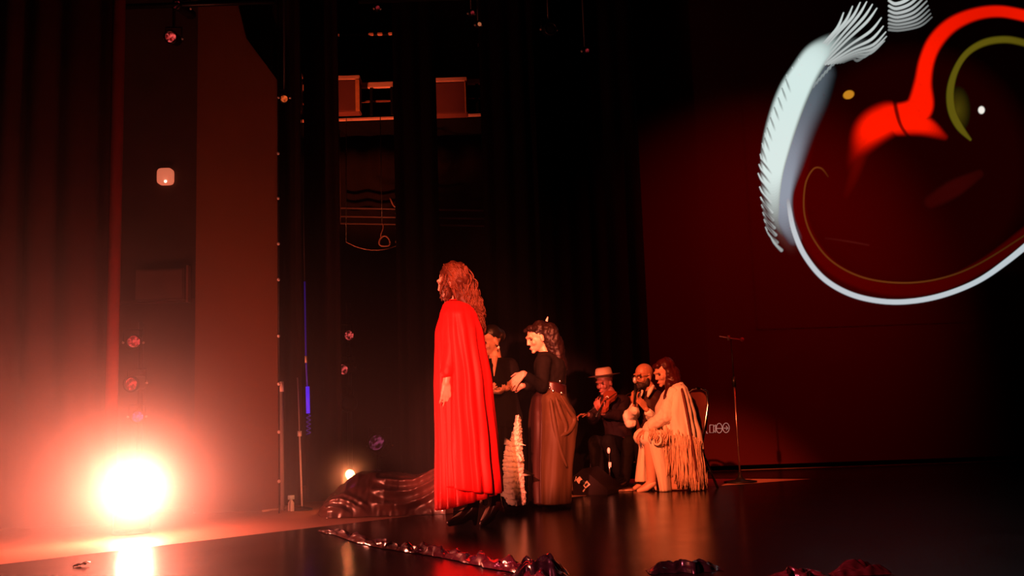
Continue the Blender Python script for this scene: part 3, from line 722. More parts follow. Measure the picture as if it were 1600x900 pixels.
# crumpled plastic strips along the front
def strip(pts, label, wid=.10, hgt=.05, seed=0, n=260, mt=None):
    P = [fl(x, y) for x, y in pts]; S = poly_samples([(p.x, p.y, h_) for p, (h_) in zip(P, np.linspace(.5, 1, len(P)))], 12)
    def f(u, v):
        k = u * (len(S) - 1); i = min(int(k), len(S) - 2); t = k - i
        c = S[i] * (1 - t) + S[i + 1] * t; dd = S[i + 1] - S[i]; nrm = Vector((-dd[1], dd[0], 0)).normalized()
        a = (v - .5) * 2; sc_ = c[2] * min(1, u * 12, (1 - u) * 12 + .1)
        s = u * n / 13
        w_ = wid * sc_ * (1 + .5 * noise.noise(Vector((s * .35, seed, 0))))
        z = hgt * sc_ * (1 - a * a) * (.9 * abs(math.sin(s * 1.05 + a * 1.5 + 2.5 * noise.noise(Vector((s * .3, seed, 4))))) ** 2 + .55 + .9 * abs(noise.noise(Vector((s * .8, a * 1.2 + seed, 2)))) + .5 * noise.noise(Vector((s * 1.9 + a * 2.4, a * 2, seed))))
        off = w_ * (a + .35 * noise.noise(Vector((s * 1.1, a * 2, seed + 5))))
        p = Vector((c[0], c[1], 0)) + nrm * off + Vector((dd[0], dd[1], 0)).normalized() * .03 * noise.noise(Vector((s * 1.4, a * 3, 9 + seed)))
        return Vector((p.x, p.y, .008 + max(0, z)))
    o = obj('plastic_sheet', grid(n, 22, f), mt or STRIPM); return tag(o, label, 'plastic sheet')
strip([(497, 831), (530, 837), (585, 853), (640, 862), (700, 871), (760, 884), (822, 897), (850, 915)], 'long gathered strip of shiny crumpled plastic running diagonally across the floor', .065, .036, 1, 420)
def hump(px, py, w_, d_, h_, seed, label, mt, ang=0, nm='plastic_sheet'):
    c = fl(px, py)
    def f(u, v):
        a, b = (u - .5) * 2, (v - .5) * 2
        r = max(0, 1 - (a * a) ** 1.2) * max(0, 1 - b * b)
        s = 1.0 + 1.1 * noise.noise(Vector((a * 1.6 + seed, b * 1.5, seed))) + .35 * noise.noise(Vector((a * 5 + b * 3, b * 4, seed)))
        x, y = a * w_, b * d_ + .06 * noise.noise(Vector((a * 3, seed, 1)))
        return c + Vector((x * math.cos(ang) - y * math.sin(ang), x * math.sin(ang) + y * math.cos(ang), .006 + max(0, h_ * r * s)))
    return tag(obj(nm, grid(60, 30, f), mt), label, 'plastic sheet')
hump(845, 903, .13, .10, .075, 3, 'black glossy plastic bunch where the long strip leaves the frame', PLAST)
hump(1070, 893, .17, .07, .045, 11, 'dark plastic bunch at the bottom, in front of the seated group reflection', PLAST)
hump(1245, 901, .12, .04, .025, 5, 'small low red scrap of plastic at the bottom right edge', STRIPM, .1)
hump(1345, 899, .13, .04, .045, 8, 'larger smooth red plastic fold at the bottom right edge', STRIPM, .05)

# ------------------------------------------------------------------ people
def hand(bm, w, d, nrm, thumb_side, L=.175, curl=.35, spread=.12, r=.0085):
    """palm and five fingers. w wrist, d direction, nrm palm normal (curl goes that way), thumb_side +-1"""
    w = Vector(w); d = Vector(d).normalized(); nrm = Vector(nrm); nrm = (nrm - d * nrm.dot(d)).normalized()
    s = d.cross(nrm).normalized() * thumb_side
    pl_ = L * .50
    for k in range(4):
        o = (1.5 - k) * .019 * (L / .175)
        a = w + s * o * .55 + d * .004; b = w + d * pl_ * (1 - .05 * abs(k - 1)) + s * o
        bm_cap(bm, a, b, r * 1.45, r * 1.25, 10)
        fl_ = L * (.46, .52, .49, .38)[k]
        dd = (d + s * (1.5 - k) * spread).normalized(); p = b; cu = 0
        for seg, fr_ in enumerate((.45, .32, .23)):
            cu += curl * (1.0, 1.2, .9)[seg]
            v = dd * math.cos(cu) + nrm * math.sin(cu)
            q_ = p + v * fl_ * fr_; bm_cap(bm, p, q_, r * (1 - .08 * seg), r * (.92 - .08 * seg), 10); p = q_
    # thumb
    p = w + d * pl_ * .25 + s * .02; v = (d * .55 + s * .75 + nrm * .35).normalized()
    q_ = p + v * L * .22; bm_cap(bm, p, q_, r * 1.5, r * 1.15, 10)
    v = (d * .8 + s * .35 + nrm * .45).normalized(); bm_cap(bm, q_, q_ + v * L * .26, r * 1.12, r * .85, 10)
def head_blob(bm, c, f, up, sc=1.0, jaw=1.0):
    """c head centre (eye height), f facing, returns orientation"""
    f = Vector(f).normalized(); up = Vector(up); up = (up - f * up.dot(f)).normalized(); s = f.cross(up).normalized()
    Rm = Matrix((s, f, up)).transposed()
    P = lambda x, y, z: c + (s * x + f * y + up * z) * sc
    E = lambda p, r: bm_ell(bm, P(*p), tuple(v * sc for v in r), Rm)
    E((0, -.012, .035), (.074, .092, .083)); E((0, .018, -.015), (.062, .070, .085)); E((0, .035, -.062), (.042 * jaw, .048, .042))
    E((0, .075, -.098), (.020, .016, .014)); E((0, .082, .028), (.05, .018, .014))
    bm_cap(bm, P(0, .088, .012), P(0, .101, -.026), .007 * sc, .0105 * sc, 10)
    E((0.009, .094, -.031), (.007, .008, .006)); E((-.009, .094, -.031), (.007, .008, .006))
    E((0, .088, -.062), (.020, .010, .006)); E((0, .086, -.072), (.017, .010, .007))
    for q_ in (-1, 1):
        E((q_ * .04, .058, -.025), (.022, .022, .025)); E((q_ * .074, -.008, -.012), (.008, .018, .032))
    return P, Rm, s, f, up
def person_body(root, J, mtl, vox=.0065, hands=None, headsc=1.0, jaw=1.0, build=1.0):
    bm = bmesh.new(); b = build
    P, Rm, s, f, up = head_blob(bm, J['head'], J['face'], J.get('up', (0, 0, 1)), headsc, jaw)
    bm_cap(bm, J['neck'], P(0, -.02, -.05), .052 * b, .046 * b)
    bm_cap(bm, J['ls'], J['rs'], .055 * b, .055 * b)
    bm_cap(bm, J['chest'], J['neck'], .085 * b, .05 * b)
    bm_cap(bm, J['chest'] + (J['ls'] - J['chest']) * .45, J['waist'], .085 * b, .095 * b); bm_cap(bm, J['chest'] + (J['rs'] - J['chest']) * .45, J['waist'], .085 * b, .095 * b)
    bm_cap(bm, J['waist'], J['pelvis'], .10 * b, .125 * b)
    for S in 'lr':
        bm_cap(bm, J[S + 's'], J[S + 'e'], .044 * b, .036 * b); bm_cap(bm, J[S + 'e'], J[S + 'w'], .036 * b, .024 * b)
        bm_cap(bm, J['pelvis'] + (J[S + 'h'] - J['pelvis']) * .5, J[S + 'h'], .11 * b, .095 * b)
        bm_cap(bm, J[S + 'h'], J[S + 'k'], .082 * b, .055 * b); bm_cap(bm, J[S + 'k'], J[S + 'a'], .052 * b, .034 * b)
        bm_cap(bm, J[S + 'a'], J[S + 't'], .034, .022)
    for h in (hands or []): hand(bm, *h[0], **h[1])
    el = [P(.031, .078, .004), P(-.031, .078, .004)]
    def sock(co, n):
        o = Vector((0, 0, 0))
        for e in el:
            g = math.exp(-((co - e).length / .017) ** 2)
            if g > .01: o -= f * .010 * g * headsc
        return o
    body = obj('body', remesh(bm, vox, 2, sock), mtl, root)
    for e in el:
        q_ = bmesh.new(); bm_ell(q_, e - f * .010, (.0125,) * 3, seg=12); obj('eye', q_, mat('dark_eye', (.06, .03, .025), .15), root)
        q_ = bmesh.new(); a = e + up * .020 + f * .004
        bm_tube(q_, [a - s * .017 - up * .004, a + f * .003, a + s * .017 - up * .003], [.002, .0035, .002], 6); obj('eyebrow', q_, HAIR_BLK, root)
    q_ = bmesh.new(); bm_ell(q_, P(0, .092, -.067), (.019 * headsc, .007 * headsc, .0065 * headsc), Rm, 12); obj('lips', q_, mat('lips', (.45, .10, .09), .4), root)
    return body, P, Rm
def garment(root, name, caps, mtl, vox=.009, amp=.006, sc=14, smooth=2, ells=()):
    bm = bmesh.new()
    for c in caps: bm_cap(bm, *c)
    for e in ells: bm_ell(bm, *e)
    return obj(name, remesh(bm, vox, smooth, wrinkle(amp, sc)), mtl, root)
def loft(rows, Yc, n=120, pleats=16, amp=.02, th0=0, th1=360, seed=0, thick=.006, dy=0, nv=60, sharp=1.0, hemfn=None):
    """rows: (py, pxL, pxR, ry, pleat amplitude factor[, dy])"""
    tab = [(r[0],) + tuple(r[1:]) for r in rows]; y0, y1 = rows[0][0], rows[-1][0]
    def f(u, v):
        th = R(th0 + (th1 - th0) * u)
        pyb = y1 if hemfn is None else hemfn(math.cos(th))
        py = y0 + (pyb - y0) * v
        r = interp(tab, y0 + (y1 - y0) * v)
        a, b = at(r[0], py, Yc), at(r[1], py, Yc)
        rx = (b.x - a.x) / 2; cx = (a.x + b.x) / 2; ry = r[2]; cy = Yc + dy + (r[4] if len(r) > 4 else 0)
        ph = th * pleats + 2.4 * noise.noise(Vector((math.cos(th) * 1.6 + seed, math.sin(th) * 1.6, v * .9))) + 1.0 * noise.noise(Vector((th * 2, seed, v * 2)))
        w_ = math.sin(ph); w_ = math.copysign(abs(w_) ** sharp, w_)
        k = amp * r[3] * (w_ + .5 * noise.noise(Vector((th * 6, v * 3, seed))))
        z = (a.z + b.z) / 2 + (b.z - a.z) * .5 * math.cos(th)
        z = at((r[0] + r[1]) / 2 + (r[1] - r[0]) / 2 * math.cos(th), py, cy - ry * .0).z
        return Vector((cx + (rx + k) * math.cos(th), cy + (ry + k) * math.sin(th), max(.006, z)))
    return grid(n, nv, f, thick)
def torso_caps(J, o=.018, b=1.0):
    return [(J['ls'], J['rs'], .055 * b + o, .055 * b + o), (J['chest'], J['chest'] + (J['neck'] - J['chest']) * .72, .085 * b + o, .052 * b + o),
            (J['chest'] + (J['ls'] - J['chest']) * .45, J['waist'], .085 * b + o, .095 * b + o), (J['chest'] + (J['rs'] - J['chest']) * .45, J['waist'], .085 * b + o, .095 * b + o),
            (J['waist'], J['pelvis'], .10 * b + o, .125 * b + o)]
def strands(root, name, seeds, mtl, n=7, label=None):
    bm = bmesh.new()
    for pts, r in seeds: bm_tube(bm, pts, r, n)
    return obj(name, bm, mtl, root)

# ---- 1. woman in the red cape
Y1 = 6.47
J1 = lambda x, y, d=0: at(x, y, Y1 + d)
root = thing('person', (J1(735, 820).x, Y1, 0), 'person standing with her back turned in a long red cape and wavy auburn hair', 'person')
J = dict(head=J1(706, 441), face=Vector((-1, .25, -.22)), up=(0.0, 0, 1), neck=J1(712, 478), chest=J1(718, 525), waist=J1(724, 580), pelvis=J1(727, 625),
         ls=J1(706, 492, -.16), rs=J1(722, 492, .16), le=J1(704, 555, -.20), re=J1(712, 555, .20), lw=J1(697, 598, -.23), rw=J1(695, 598, .18),
         lh=J1(725, 632, -.09), rh=J1(727, 632, .09), lk=J1(722, 715, -.06), rk=J1(735, 712, .09), la=J1(735, 797, -.05), ra=J1(772, 784, .10), lt=J1(708, 814, -.07), rt=J1(755, 815, .09))
body, P, Rm = person_body(root, J, SKIN, hands=[((J['lw'], (-.02, -.05, -1), (-.3, 1, 0), 1), dict(curl=.25, L=.17)), ((J['rw'], (0, 0, -1), (-1, 0, 0), 1), {})])
hem1 = lambda c: 785 - 14 * c if c > -.2 else 787.8 + (-.2 - c) * 11
obj('dress', loft([(470, 699, 722, .06, .0), (486, 690, 745, .13, .1), (520, 682, 752, .17, .4), (600, 682, 760, .20, .8), (700, 683, 770, .24, 1), (796, 684, 782, .28, 1.1)], Y1, 220, 17, .014, seed=2, hemfn=lambda c: 796 - 14 * (c + 1), nv=80), RED, root)
def cape_hem(c): return 762 + 7 * c
garment(root, 'sleeve', [(J['ls'], J['le'], .058, .052), (J['le'], J1(698, 582, -.22), .052, .045)], RED, amp=.004)
obj('cape', loft([(472, 697, 724, .07, .0, .0), (480, 692, 738, .17, .05, 0), (494, 688, 746, .235, .2, 0), (520, 684, 754, .25, .6, 0), (600, 687, 766, .27, .9, 0), (700, 690, 776, .30, 1.1, 0), (762, 692, 783, .325, 1.2, 0)], Y1, 240, 13, .013, th0=200, th1=512, seed=5, hemfn=cape_hem, nv=90), RED, root)
# shoes
bm = bmesh.new(); S_ = lambda x, y, d=0: at(x, y, Y1 + d)
bm_cap(bm, S_(703, 817, -.08), S_(722, 811, -.07), .024, .036); bm_cap(bm, S_(722, 811, -.07), S_(738, 797, -.06), .036, .045); bm_cap(bm, S_(738, 797, -.06), S_(740, 775, -.05), .045, .044)
bm_cap(bm, S_(742, 800, -.06), S_(742, 818, -.06), .026, .016)
obj('shoe', remesh(bm, .007, 3), LEATH, root)
bm = bmesh.new(); bm_cap(bm, S_(754, 818, .09), S_(765, 808, .09), .026, .036); bm_cap(bm, S_(765, 808, .09), S_(775, 786, .10), .036, .042); bm_cap(bm, S_(775, 786, .1), S_(772, 768, .1), .042, .042)
bm_cap(bm, S_(778, 784, .1), S_(786, 799, .1), .022, .014)
obj('shoe', remesh(bm, .007, 3), LEATH, root)
# long wavy hair
bm = bmesh.new()
bm_ell(bm, P(0, -.03, .045), (.088, .10, .095), Rm); bm_ell(bm, P(0, -.075, -.02), (.085, .075, .10), Rm)
bm_cap(bm, J1(722, 455), J1(733, 490, .0), .085, .085); bm_cap(bm, J1(733, 490), J1(748, 520, .02), .08, .04)
bm_cap(bm, J1(697, 440, -.06), J1(700, 462, -.07), .030, .022)
obj('hair', remesh(bm, .009, 3, wrinkle(.012, 26, (1, 1, 1))), HAIR_AUB, root)
rnd = random.Random(3); L = []
for i in range(420):
    a = rnd.uniform(0, 2 * math.pi); r0 = rnd.uniform(.2, 1)
    sx = rnd.gauss(0, .55)
    st = J1(705 + rnd.uniform(-14, 24), rnd.uniform(412, 440), rnd.uniform(-.10, .06)); ex_ = rnd.uniform(-22, 26)
    ln_ = rnd.uniform(.5, 1.0)
    en = J1(744 + ex_ * (1.0 - .3 * ln_) * .75, 440 + 84 * ln_, rnd.uniform(-.11, .10))
    ctr = P(0, -.02, .03); pts = []; ph = rnd.uniform(0, 6); am = rnd.uniform(.008, .02)
    for k in range(22):
        t = k / 21; p = st.lerp(en, t)
        bow = math.sin(t * math.pi) * .045; p += Vector((bow * .7, -.01 * bow, 0))
        dv = p - ctr
        if dv.length < .098 and t < .7: p = ctr + dv.normalized() * rnd.uniform(.097, .103)
        ax = (J1(714, 440)).lerp(J1(746, 522), t)
        side = p - ax; side.z = 0
        rr = .096 * (1 - .45 * t)
        if side.length > rr: p -= side.normalized() * (side.length - rr)
        p += Vector((math.sin(t * 15 + ph), math.cos(t * 13 + ph), .3 * math.sin(t * 17 + ph))) * am * min(1, t * 3)
        pts.append(p)
    L.append((pts, [.0046 * (1 - .6 * (k / 21) ** 2) for k in range(22)]))
for i in range(12):   # face-side locks
    ph = rnd.uniform(0, 6); x0 = rnd.uniform(689, 702); L.append(([J1(x0 + (2 - k * .45) * (x0 < 692) + 1.5 * math.sin(k * .9 + ph), 428 + k * 4.2, -.05 - .05 * rnd.random()) for k in range(rnd.randint(7, 12))], .0055))
strands(root, 'curls', L, mat('copper_curls', (.105, .028, .012), .5, spec=.25, var=.7, scale=18), 5)

# ---- 2. woman in black behind the cape
Y2 = 7.6
J2 = lambda x, y, d=0: at(x, y, Y2 + d)
root = thing('person', (J2(788, 788).x, Y2, 0), 'person in black half hidden behind the red cape, cream ruffled train at her side', 'person')
J = dict(head=J2(766, 534), face=Vector((-.8, -.55, -.25)), neck=J2(774, 563), chest=J2(784, 590), waist=J2(788, 625), pelvis=J2(790, 655),
         ls=J2(796, 573, .06), rs=J2(768, 573, -.06), le=J2(808, 603, .05), re=J2(756, 603, -.10), lw=J2(790, 607, -.12), rw=J2(768, 612, -.16),
         lh=J2(796, 660), rh=J2(784, 660), lk=J2(794, 720, -.03), rk=J2(782, 720, -.05), la=J2(796, 778), ra=J2(784, 778, -.04), lt=J2(786, 787, -.06), rt=J2(772, 787, -.08))
body, P, Rm = person_body(root, J, SKIN, hands=[((J['lw'], (-.9, -.3, -.1), (0, -.3, 1), -1), dict(curl=.7, L=.15)), ((J['rw'], (.8, -.4, -.1), (0, .3, 1), 1), dict(curl=.6, L=.15))])
bm = bmesh.new(); bm_ell(bm, P(0, -.030, .055), (.083, .085, .078), Rm); bm_ell(bm, P(0, -.10, .03), (.055, .05, .055), Rm); bm_ell(bm, P(0, .045, .085), (.055, .04, .03), Rm)
obj('hair', remesh(bm, .008, 2, wrinkle(.004, 40)), HAIR_BLK, root)
bm = bmesh.new(); bm_ell(bm, J2(779, 543, -.09), (.009, .009, .012)); obj('earring', bm, mat('pale_earring', (.9, .85, .8), .2), root)
garment(root, 'bodice', torso_caps(J) + [(J['ls'], J['rs'], .07, .07), (J2(790, 582, .02), J['waist'], .115, .105), (J['waist'], J['pelvis'], .105, .13), (J['ls'], J['le'], .062, .05), (J['le'], J2(796, 610, -.07), .05, .038), (J['rs'], J['re'], .062, .05), (J['re'], J2(768, 611, -.13), .05, .036)], BLKCL)
bm = bmesh.new()   # V of bare skin at the neck
obj('neckline', grid(6, 12, lambda u, v: J2(768 + 10 * u * (1 - v) + 4 * v, 556 + 32 * v, -.128 + .02 * (1 - v) * abs(u - .5)), .006), SKIN, root)
bm.free()
obj('skirt', loft([(640, 768, 812, .14, .1), (700, 762, 818, .20, .8), (788, 758, 822, .26, 1)], Y2 + .05, 120, 12, .02, seed=8), BLKCL, root)
TY = Y2 - .33
def train(u, v):
    py = 650 + 138 * v
    l, r_ = interp([(650, 808, 811), (668, 805, 813), (684, 800, 814), (700, 791, 815), (725, 788, 817), (760, 788, 818), (778, 791, 820), (788, 795, 820)], py)
    p = at(l + (r_ - l) * u, py, TY)
    ruf = math.sin(v * 105 + 2.2 * noise.noise(Vector((u * 5, v * 12, 0))))
    p.y += -.07 * math.sin(u * math.pi) - .009 * ruf * (1 if v > .25 else v * 4) + .008 * noise.noise(Vector((u * 14, v * 60, 3)))
    p.x += .004 * noise.noise(Vector((v * 70, u, 1))) * (u > .8 or u < .2) * 3
    p.z = max(.01, p.z); return p
tr = obj('ruffled_train', grid(36, 230, train, .01), mat('cream_ruffles', (.74, .62, .48), .75, var=.15, scale=60), root); tr['label'] = 'cream ruffled train hanging to the floor'
bm = bmesh.new(); bm_cap(bm, J2(796, 787, -.03), J2(775, 788, -.1), .03, .024); obj('shoe', remesh(bm, .008, 2), BLKLE, root)

# ---- 3. woman with brown skirt
Y3 = 7.8
J3 = lambda x, y, d=0: at(x, y, Y3 + d)
root = thing('person', (J3(862, 787).x, Y3, 0), 'person in black top and full brown skirt looking down at her hands', 'person')
J = dict(head=J3(841, 528), face=Vector((-1, -.28, -.30)), up=(-.12, 0, 1), neck=J3(853, 557), chest=J3(856, 580), waist=J3(862, 612), pelvis=J3(864, 645),
         ls=J3(850, 566, -.13), rs=J3(858, 566, .14), le=J3(846, 603, -.20), re=J3(846, 602, .05), lw=J3(818, 583, -.34), rw=J3(816, 603, -.30),
         lh=J3(862, 650, -.08), rh=J3(864, 650, .08), lk=J3(858, 715, -.08), rk=J3(862, 715, .08), la=J3(862, 777, -.08), ra=J3(868, 777, .08), lt=J3(838, 784, -.1), rt=J3(850, 784, .06))
body, P, Rm = person_body(root, J, SKIN, hands=[((J['lw'], (-.72, -.1, -.65), (.1, .75, -.3), -1), dict(curl=.30, L=.18)), ((J['rw'], (-1, -.1, -.1), (.1, .9, .5), 1), dict(curl=.5, L=.17))], vox=.006, build=.92)
bm = bmesh.new(); bm_ell(bm, P(0, -.035, .052), (.088, .092, .085), Rm); bm_cap(bm, J3(858, 520), J3(868, 545), .085, .075); bm_cap(bm, J3(868, 545), J3(877, 575), .075, .05); bm_cap(bm, J3(877, 575), J3(880, 600), .05, .02)
bm_ell(bm, P(.045, .04, .085), (.04, .05, .03), Rm); bm_ell(bm, P(-.045, .04, .085), (.04, .05, .03), Rm)
obj('hair', remesh(bm, .008, 2, wrinkle(.012, 24)), mat('dark_wine_hair', (.010, .003, .003), .5, spec=.25, var=.4), root)
bm = bmesh.new(); bm_tube(bm, [J3(854, 502, -.05), J3(856, 495, -.05)], [.012, .004], 6); obj('comb', bm, mat('pale_comb', (.8, .7, .7), .2), root)
garment(root, 'top', torso_caps(J, .016, .92) + [(J['ls'], J['rs'], .06, .06), (J3(856, 572, 0), J['waist'], .12, .10), (J3(862, 575, 0), J['waist'], .12, .1), (J['ls'], J['le'], .062, .052), (J['le'], J3(822, 587, -.32), .05, .036), (J['rs'], J['re'], .062, .052), (J['re'], J3(823, 603, -.26), .05, .036), (J3(850, 556), J3(856, 566), .055, .07)], BLKCL, vox=.008)
BELT = mat('wine_leather_belt', (.03, .006, .006), .3, var=.3)
def belt(u, v):
    th = R(150 + 260 * u); py = 597 + 20 * v + 6 * math.cos(th)
    a, b = J3(840, 605).x, J3(883, 605).x
    return Vector(((a + b) / 2 + (b - a) / 2 * math.cos(th), Y3 + .125 * math.sin(th), at(860, py, Y3).z))
obj('belt', grid(50, 6, belt, .01), BELT, root)
for px, py in ((859, 606), (864, 611), (877, 614), (875, 596)):
    bm = bmesh.new(); bm_ell(bm, J3(px, py, -.145), (.010, .006, .014), seg=8); obj('buckle', bm, CHROME, root)
sk = [(610, 838, 880, .13, .1, 0), (625, 832, 887, .17, .5, 0), (645, 829, 897, .23, .9, 0), (662, 828, 901, .26, 1, 0), (690, 828, 898, .27, 1, 0), (730, 828, 894, .27, .9, 0), (784, 829, 892, .28, 1, 0)]
obj('skirt', loft(sk, Y3, 200, 7, .011, seed=12, nv=70), BROWN, root)
# darker underskirt panel showing at the left
obj('underskirt_panel', loft([(a_, l - .5, r_ + 1, y_ + .012, k, 0) for a_, l, r_, y_, k, _ in sk], Y3, 40, 7, .011, th0=182, th1=238, seed=12, nv=70), BROWND, root)
# bustle folds: gathered ridges sweeping from the hip
for i, (pts) in enumerate(([(876, 618), (889, 640), (897, 655), (890, 672), (878, 680), (868, 684)], [(868, 620), (876, 645), (884, 668), (880, 684)], [(860, 622), (866, 660), (874, 700), (886, 730)])):
    S = poly_samples([(x, y) for x, y in pts], 6)
    bm = tube([J3(x, y, -.27 + .14 * abs((x - 864) / 36) ** 2) for x, y in S], [.006 + .016 * math.sin(math.pi * k / (len(S) - 1)) for k in range(len(S))], 10)
    obj('skirt_fold', bm, BROWN, root)
for dx, dd in ((0, -.1), (14, .06)):
    bm = bmesh.new(); bm_cap(bm, J3(842 + dx, 785, dd - .1), J3(866 + dx, 781, dd - .1), .028, .036); obj('shoe', remesh(bm, .008, 2), BLKLE, root)

# ---- chairs
def chair(loc, yaw, label):
    """banquet chair: sits along local +X = facing direction"""
    root = thing('banquet_chair', loc, label, 'chair', None)
    c, s = math.cos(yaw), math.sin(yaw); L = Vector(loc)
    W = lambda x, y, z: L + Vector((x * c - y * s, x * s + y * c, z))
    rot = Matrix.Rotation(yaw, 3, 'Z')
    obj('seat', box(W(.02, 0, .45), (.40, .40, .06), rot, bev=.022), mat('wine_upholstery', (.085, .018, .012), .8, spec=.2, var=.2), root)
    def back(u, v):
        z = .54 + .35 * v; hw = .19 * (1 - .25 * max(0, v - .6) ** 1.2 * 2); y = (u - .5) * 2 * hw
        zz = z - .09 * max(0, abs(u - .5) * 2 - .45) ** 2 * (v > .7) * 2
        return W(-.20 - .07 * v + .02 * math.cos((u - .5) * 3), y, zz)
    obj('backrest', grid(14, 14, back, .035), mat('wine_upholstery', (.22, .03, .02)), root)
    for q_ in (-1, 1):
        obj('back_frame', tube([W(-.17, q_ * .20, .42), W(-.205, q_ * .205, .58), W(-.25, q_ * .205, .76), W(-.275, q_ * .17, .885), W(-.28, q_ * .08, .92), W(-.28, 0, .925)], .012, 8), CHROME, root)
        obj('leg', tube([W(.19, q_ * .18, .43), W(.23, q_ * .20, .0)], .012, 8), CHROME, root)
        obj('leg', tube([W(-.14, q_ * .18, .43), W(-.30, q_ * .21, .0)], .012, 8), CHROME, root)
        obj('seat_rail', tube([W(-.17, q_ * .19, .42), W(.20, q_ * .19, .42)], .010, 8), CHROME, root)
    obj('stretcher', tube([W(-.22, -.19, .22), W(-.22, .19, .22)], .009, 8), CHROME, root)
    return root
# ---- 6. seated woman in fringed shawl
Y6 = 9.0
cx = at(1080, 760, Y6 + .05).x
chair((at(1058, 760, Y6 + .1).x, Y6 + .08, 0), R(180 + 22), 'banquet chair with wine red back under the woman in the fringed shawl')
J6 = lambda x, y, d=0: at(x, y, Y6 + d)
root = thing('person', (J6(1040, 766).x, Y6, 0), 'person seated in a cream fringed shawl with dark red hair looking down', 'person')
J = dict(head=J6(1038, 583), face=Vector((-1, -.35, -.32)), up=(-.1, 0, 1), neck=J6(1050, 607), chest=J6(1056, 630), waist=J6(1062, 660), pelvis=J6(1064, 688),
         ls=J6(1052, 616, -.14), rs=J6(1058, 616, .14), le=J6(1040, 655, -.17), re=J6(1046, 655, .12), lw=J6(1008, 673, -.10), rw=J6(1010, 670, .04),
         lh=J6(1056, 690, -.09), rh=J6(1058, 690, .09), lk=J6(1014, 685, -.10), rk=J6(1004, 683, .10), la=J6(1020, 752, -.10), ra=J6(1012, 750, .06), lt=J6(1000, 766, -.12), rt=J6(992, 763, .04))
body, P, Rm = person_body(root, J, SKIN, hands=[((J['lw'], (-.75, -.1, -.5), (-.3, 0, -1), 1), dict(curl=.5, L=.16)), ((J['rw'], (-.75, -.2, -.5), (-.3, 0, -1), -1), dict(curl=.5, L=.16))])
bm = bmesh.new(); bm_ell(bm, P(0, -.035, .055), (.092, .095, .085), Rm); bm_ell(bm, P(0, .055, .085), (.065, .03, .03), Rm); bm_cap(bm, J6(1048, 585), J6(1054, 606), .088, .085); bm_cap(bm, J6(1054, 606), J6(1062, 618), .08, .04)
bm_cap(bm, J6(1046, 600, -.08), J6(1040, 622, -.16), .035, .022); bm_ell(bm, P(0, -.06, -.01), (.088, .07, .08), Rm); bm_ell(bm, P(.066, -.02, -.03), (.028, .045, .09), Rm); bm_ell(bm, P(-.066, -.02, -.03), (.028, .045, .09), Rm)
obj('hair', remesh(bm, .008, 3, wrinkle(.008, 22)), HAIR_RED, root)
# skirt and trousers
garment(root, 'skirt', [(J['lh'], J['lk'], .10, .085), (J['rh'], J['rk'], .10, .085), (J['pelvis'], J6(1040, 690), .13, .11)], CREAM, amp=.006)
def panel(pl, pr, yt, yb, d0, d1, bulge=.05, seed=0):
    def f(u, v):
        y = yt + (yb - yt) * v; l = interp([(0,) + (pl[0],), (1, pl[1])], v)[0]; r_ = interp([(0, pr[0]), (1, pr[1])], v)[0]
        p = J6(l + (r_ - l) * u, y, d0 + (d1 - d0) * u - bulge * math.sin(u * math.pi) + .012 * noise.noise(Vector((u * 5, v * 2, seed))))
        return p
    return grid(20, 30, f, .008)
obj('skirt_panel', panel((1001, 993), (1008, 1010), 684, 753, .02, -.02, .04, 2), CREAM, root)
obj('skirt_panel', panel((1013, 1031), (1040, 1048), 682, 768, -.20, -.16, .05, 3), CREAM, root)
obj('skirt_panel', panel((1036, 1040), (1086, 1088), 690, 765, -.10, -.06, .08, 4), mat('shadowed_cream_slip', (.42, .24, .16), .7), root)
obj('stocking_leg', (lambda b: remesh(b, .008, 2))(bm_cap(bm_cap(bmesh.new(), J6(1016, 690, -.11), J6(1018, 752, -.10), .062, .045), J6(1018, 752, -.1), J6(1008, 764, -.11), .042, .03)), mat('pale_stocking', (.62, .36, .26), .6), root)
bm = bmesh.new(); bm_cap(bm, J6(998, 767, -.13), J6(1010, 763, -.12), .020, .030); bm_cap(bm, J6(1010, 763, -.12), J6(1020, 755, -.11), .030, .034); bm_cap(bm, J6(1023, 757, -.11), J6(1025, 765, -.11), .016, .010)
obj('shoe', remesh(bm, .006, 2), mat('pale_shoe', (.75, .5, .4), .4), root)
bm = bmesh.new(); bm_cap(bm, J6(1024, 767.5, -.02), J6(1036, 767, -.02), .014, .020); obj('shoe', remesh(bm, .006, 2), mat('pale_shoe', (.75, .5, .4), .4), root)
obj('cushion_roll', tube([J6(1027 + 6 * math.cos(t), 687 + 8 * math.sin(t), -.27) for t in np.linspace(-1.2, 2.9, 16)], .010, 8), CREAM, root).name = 'bag_handle'
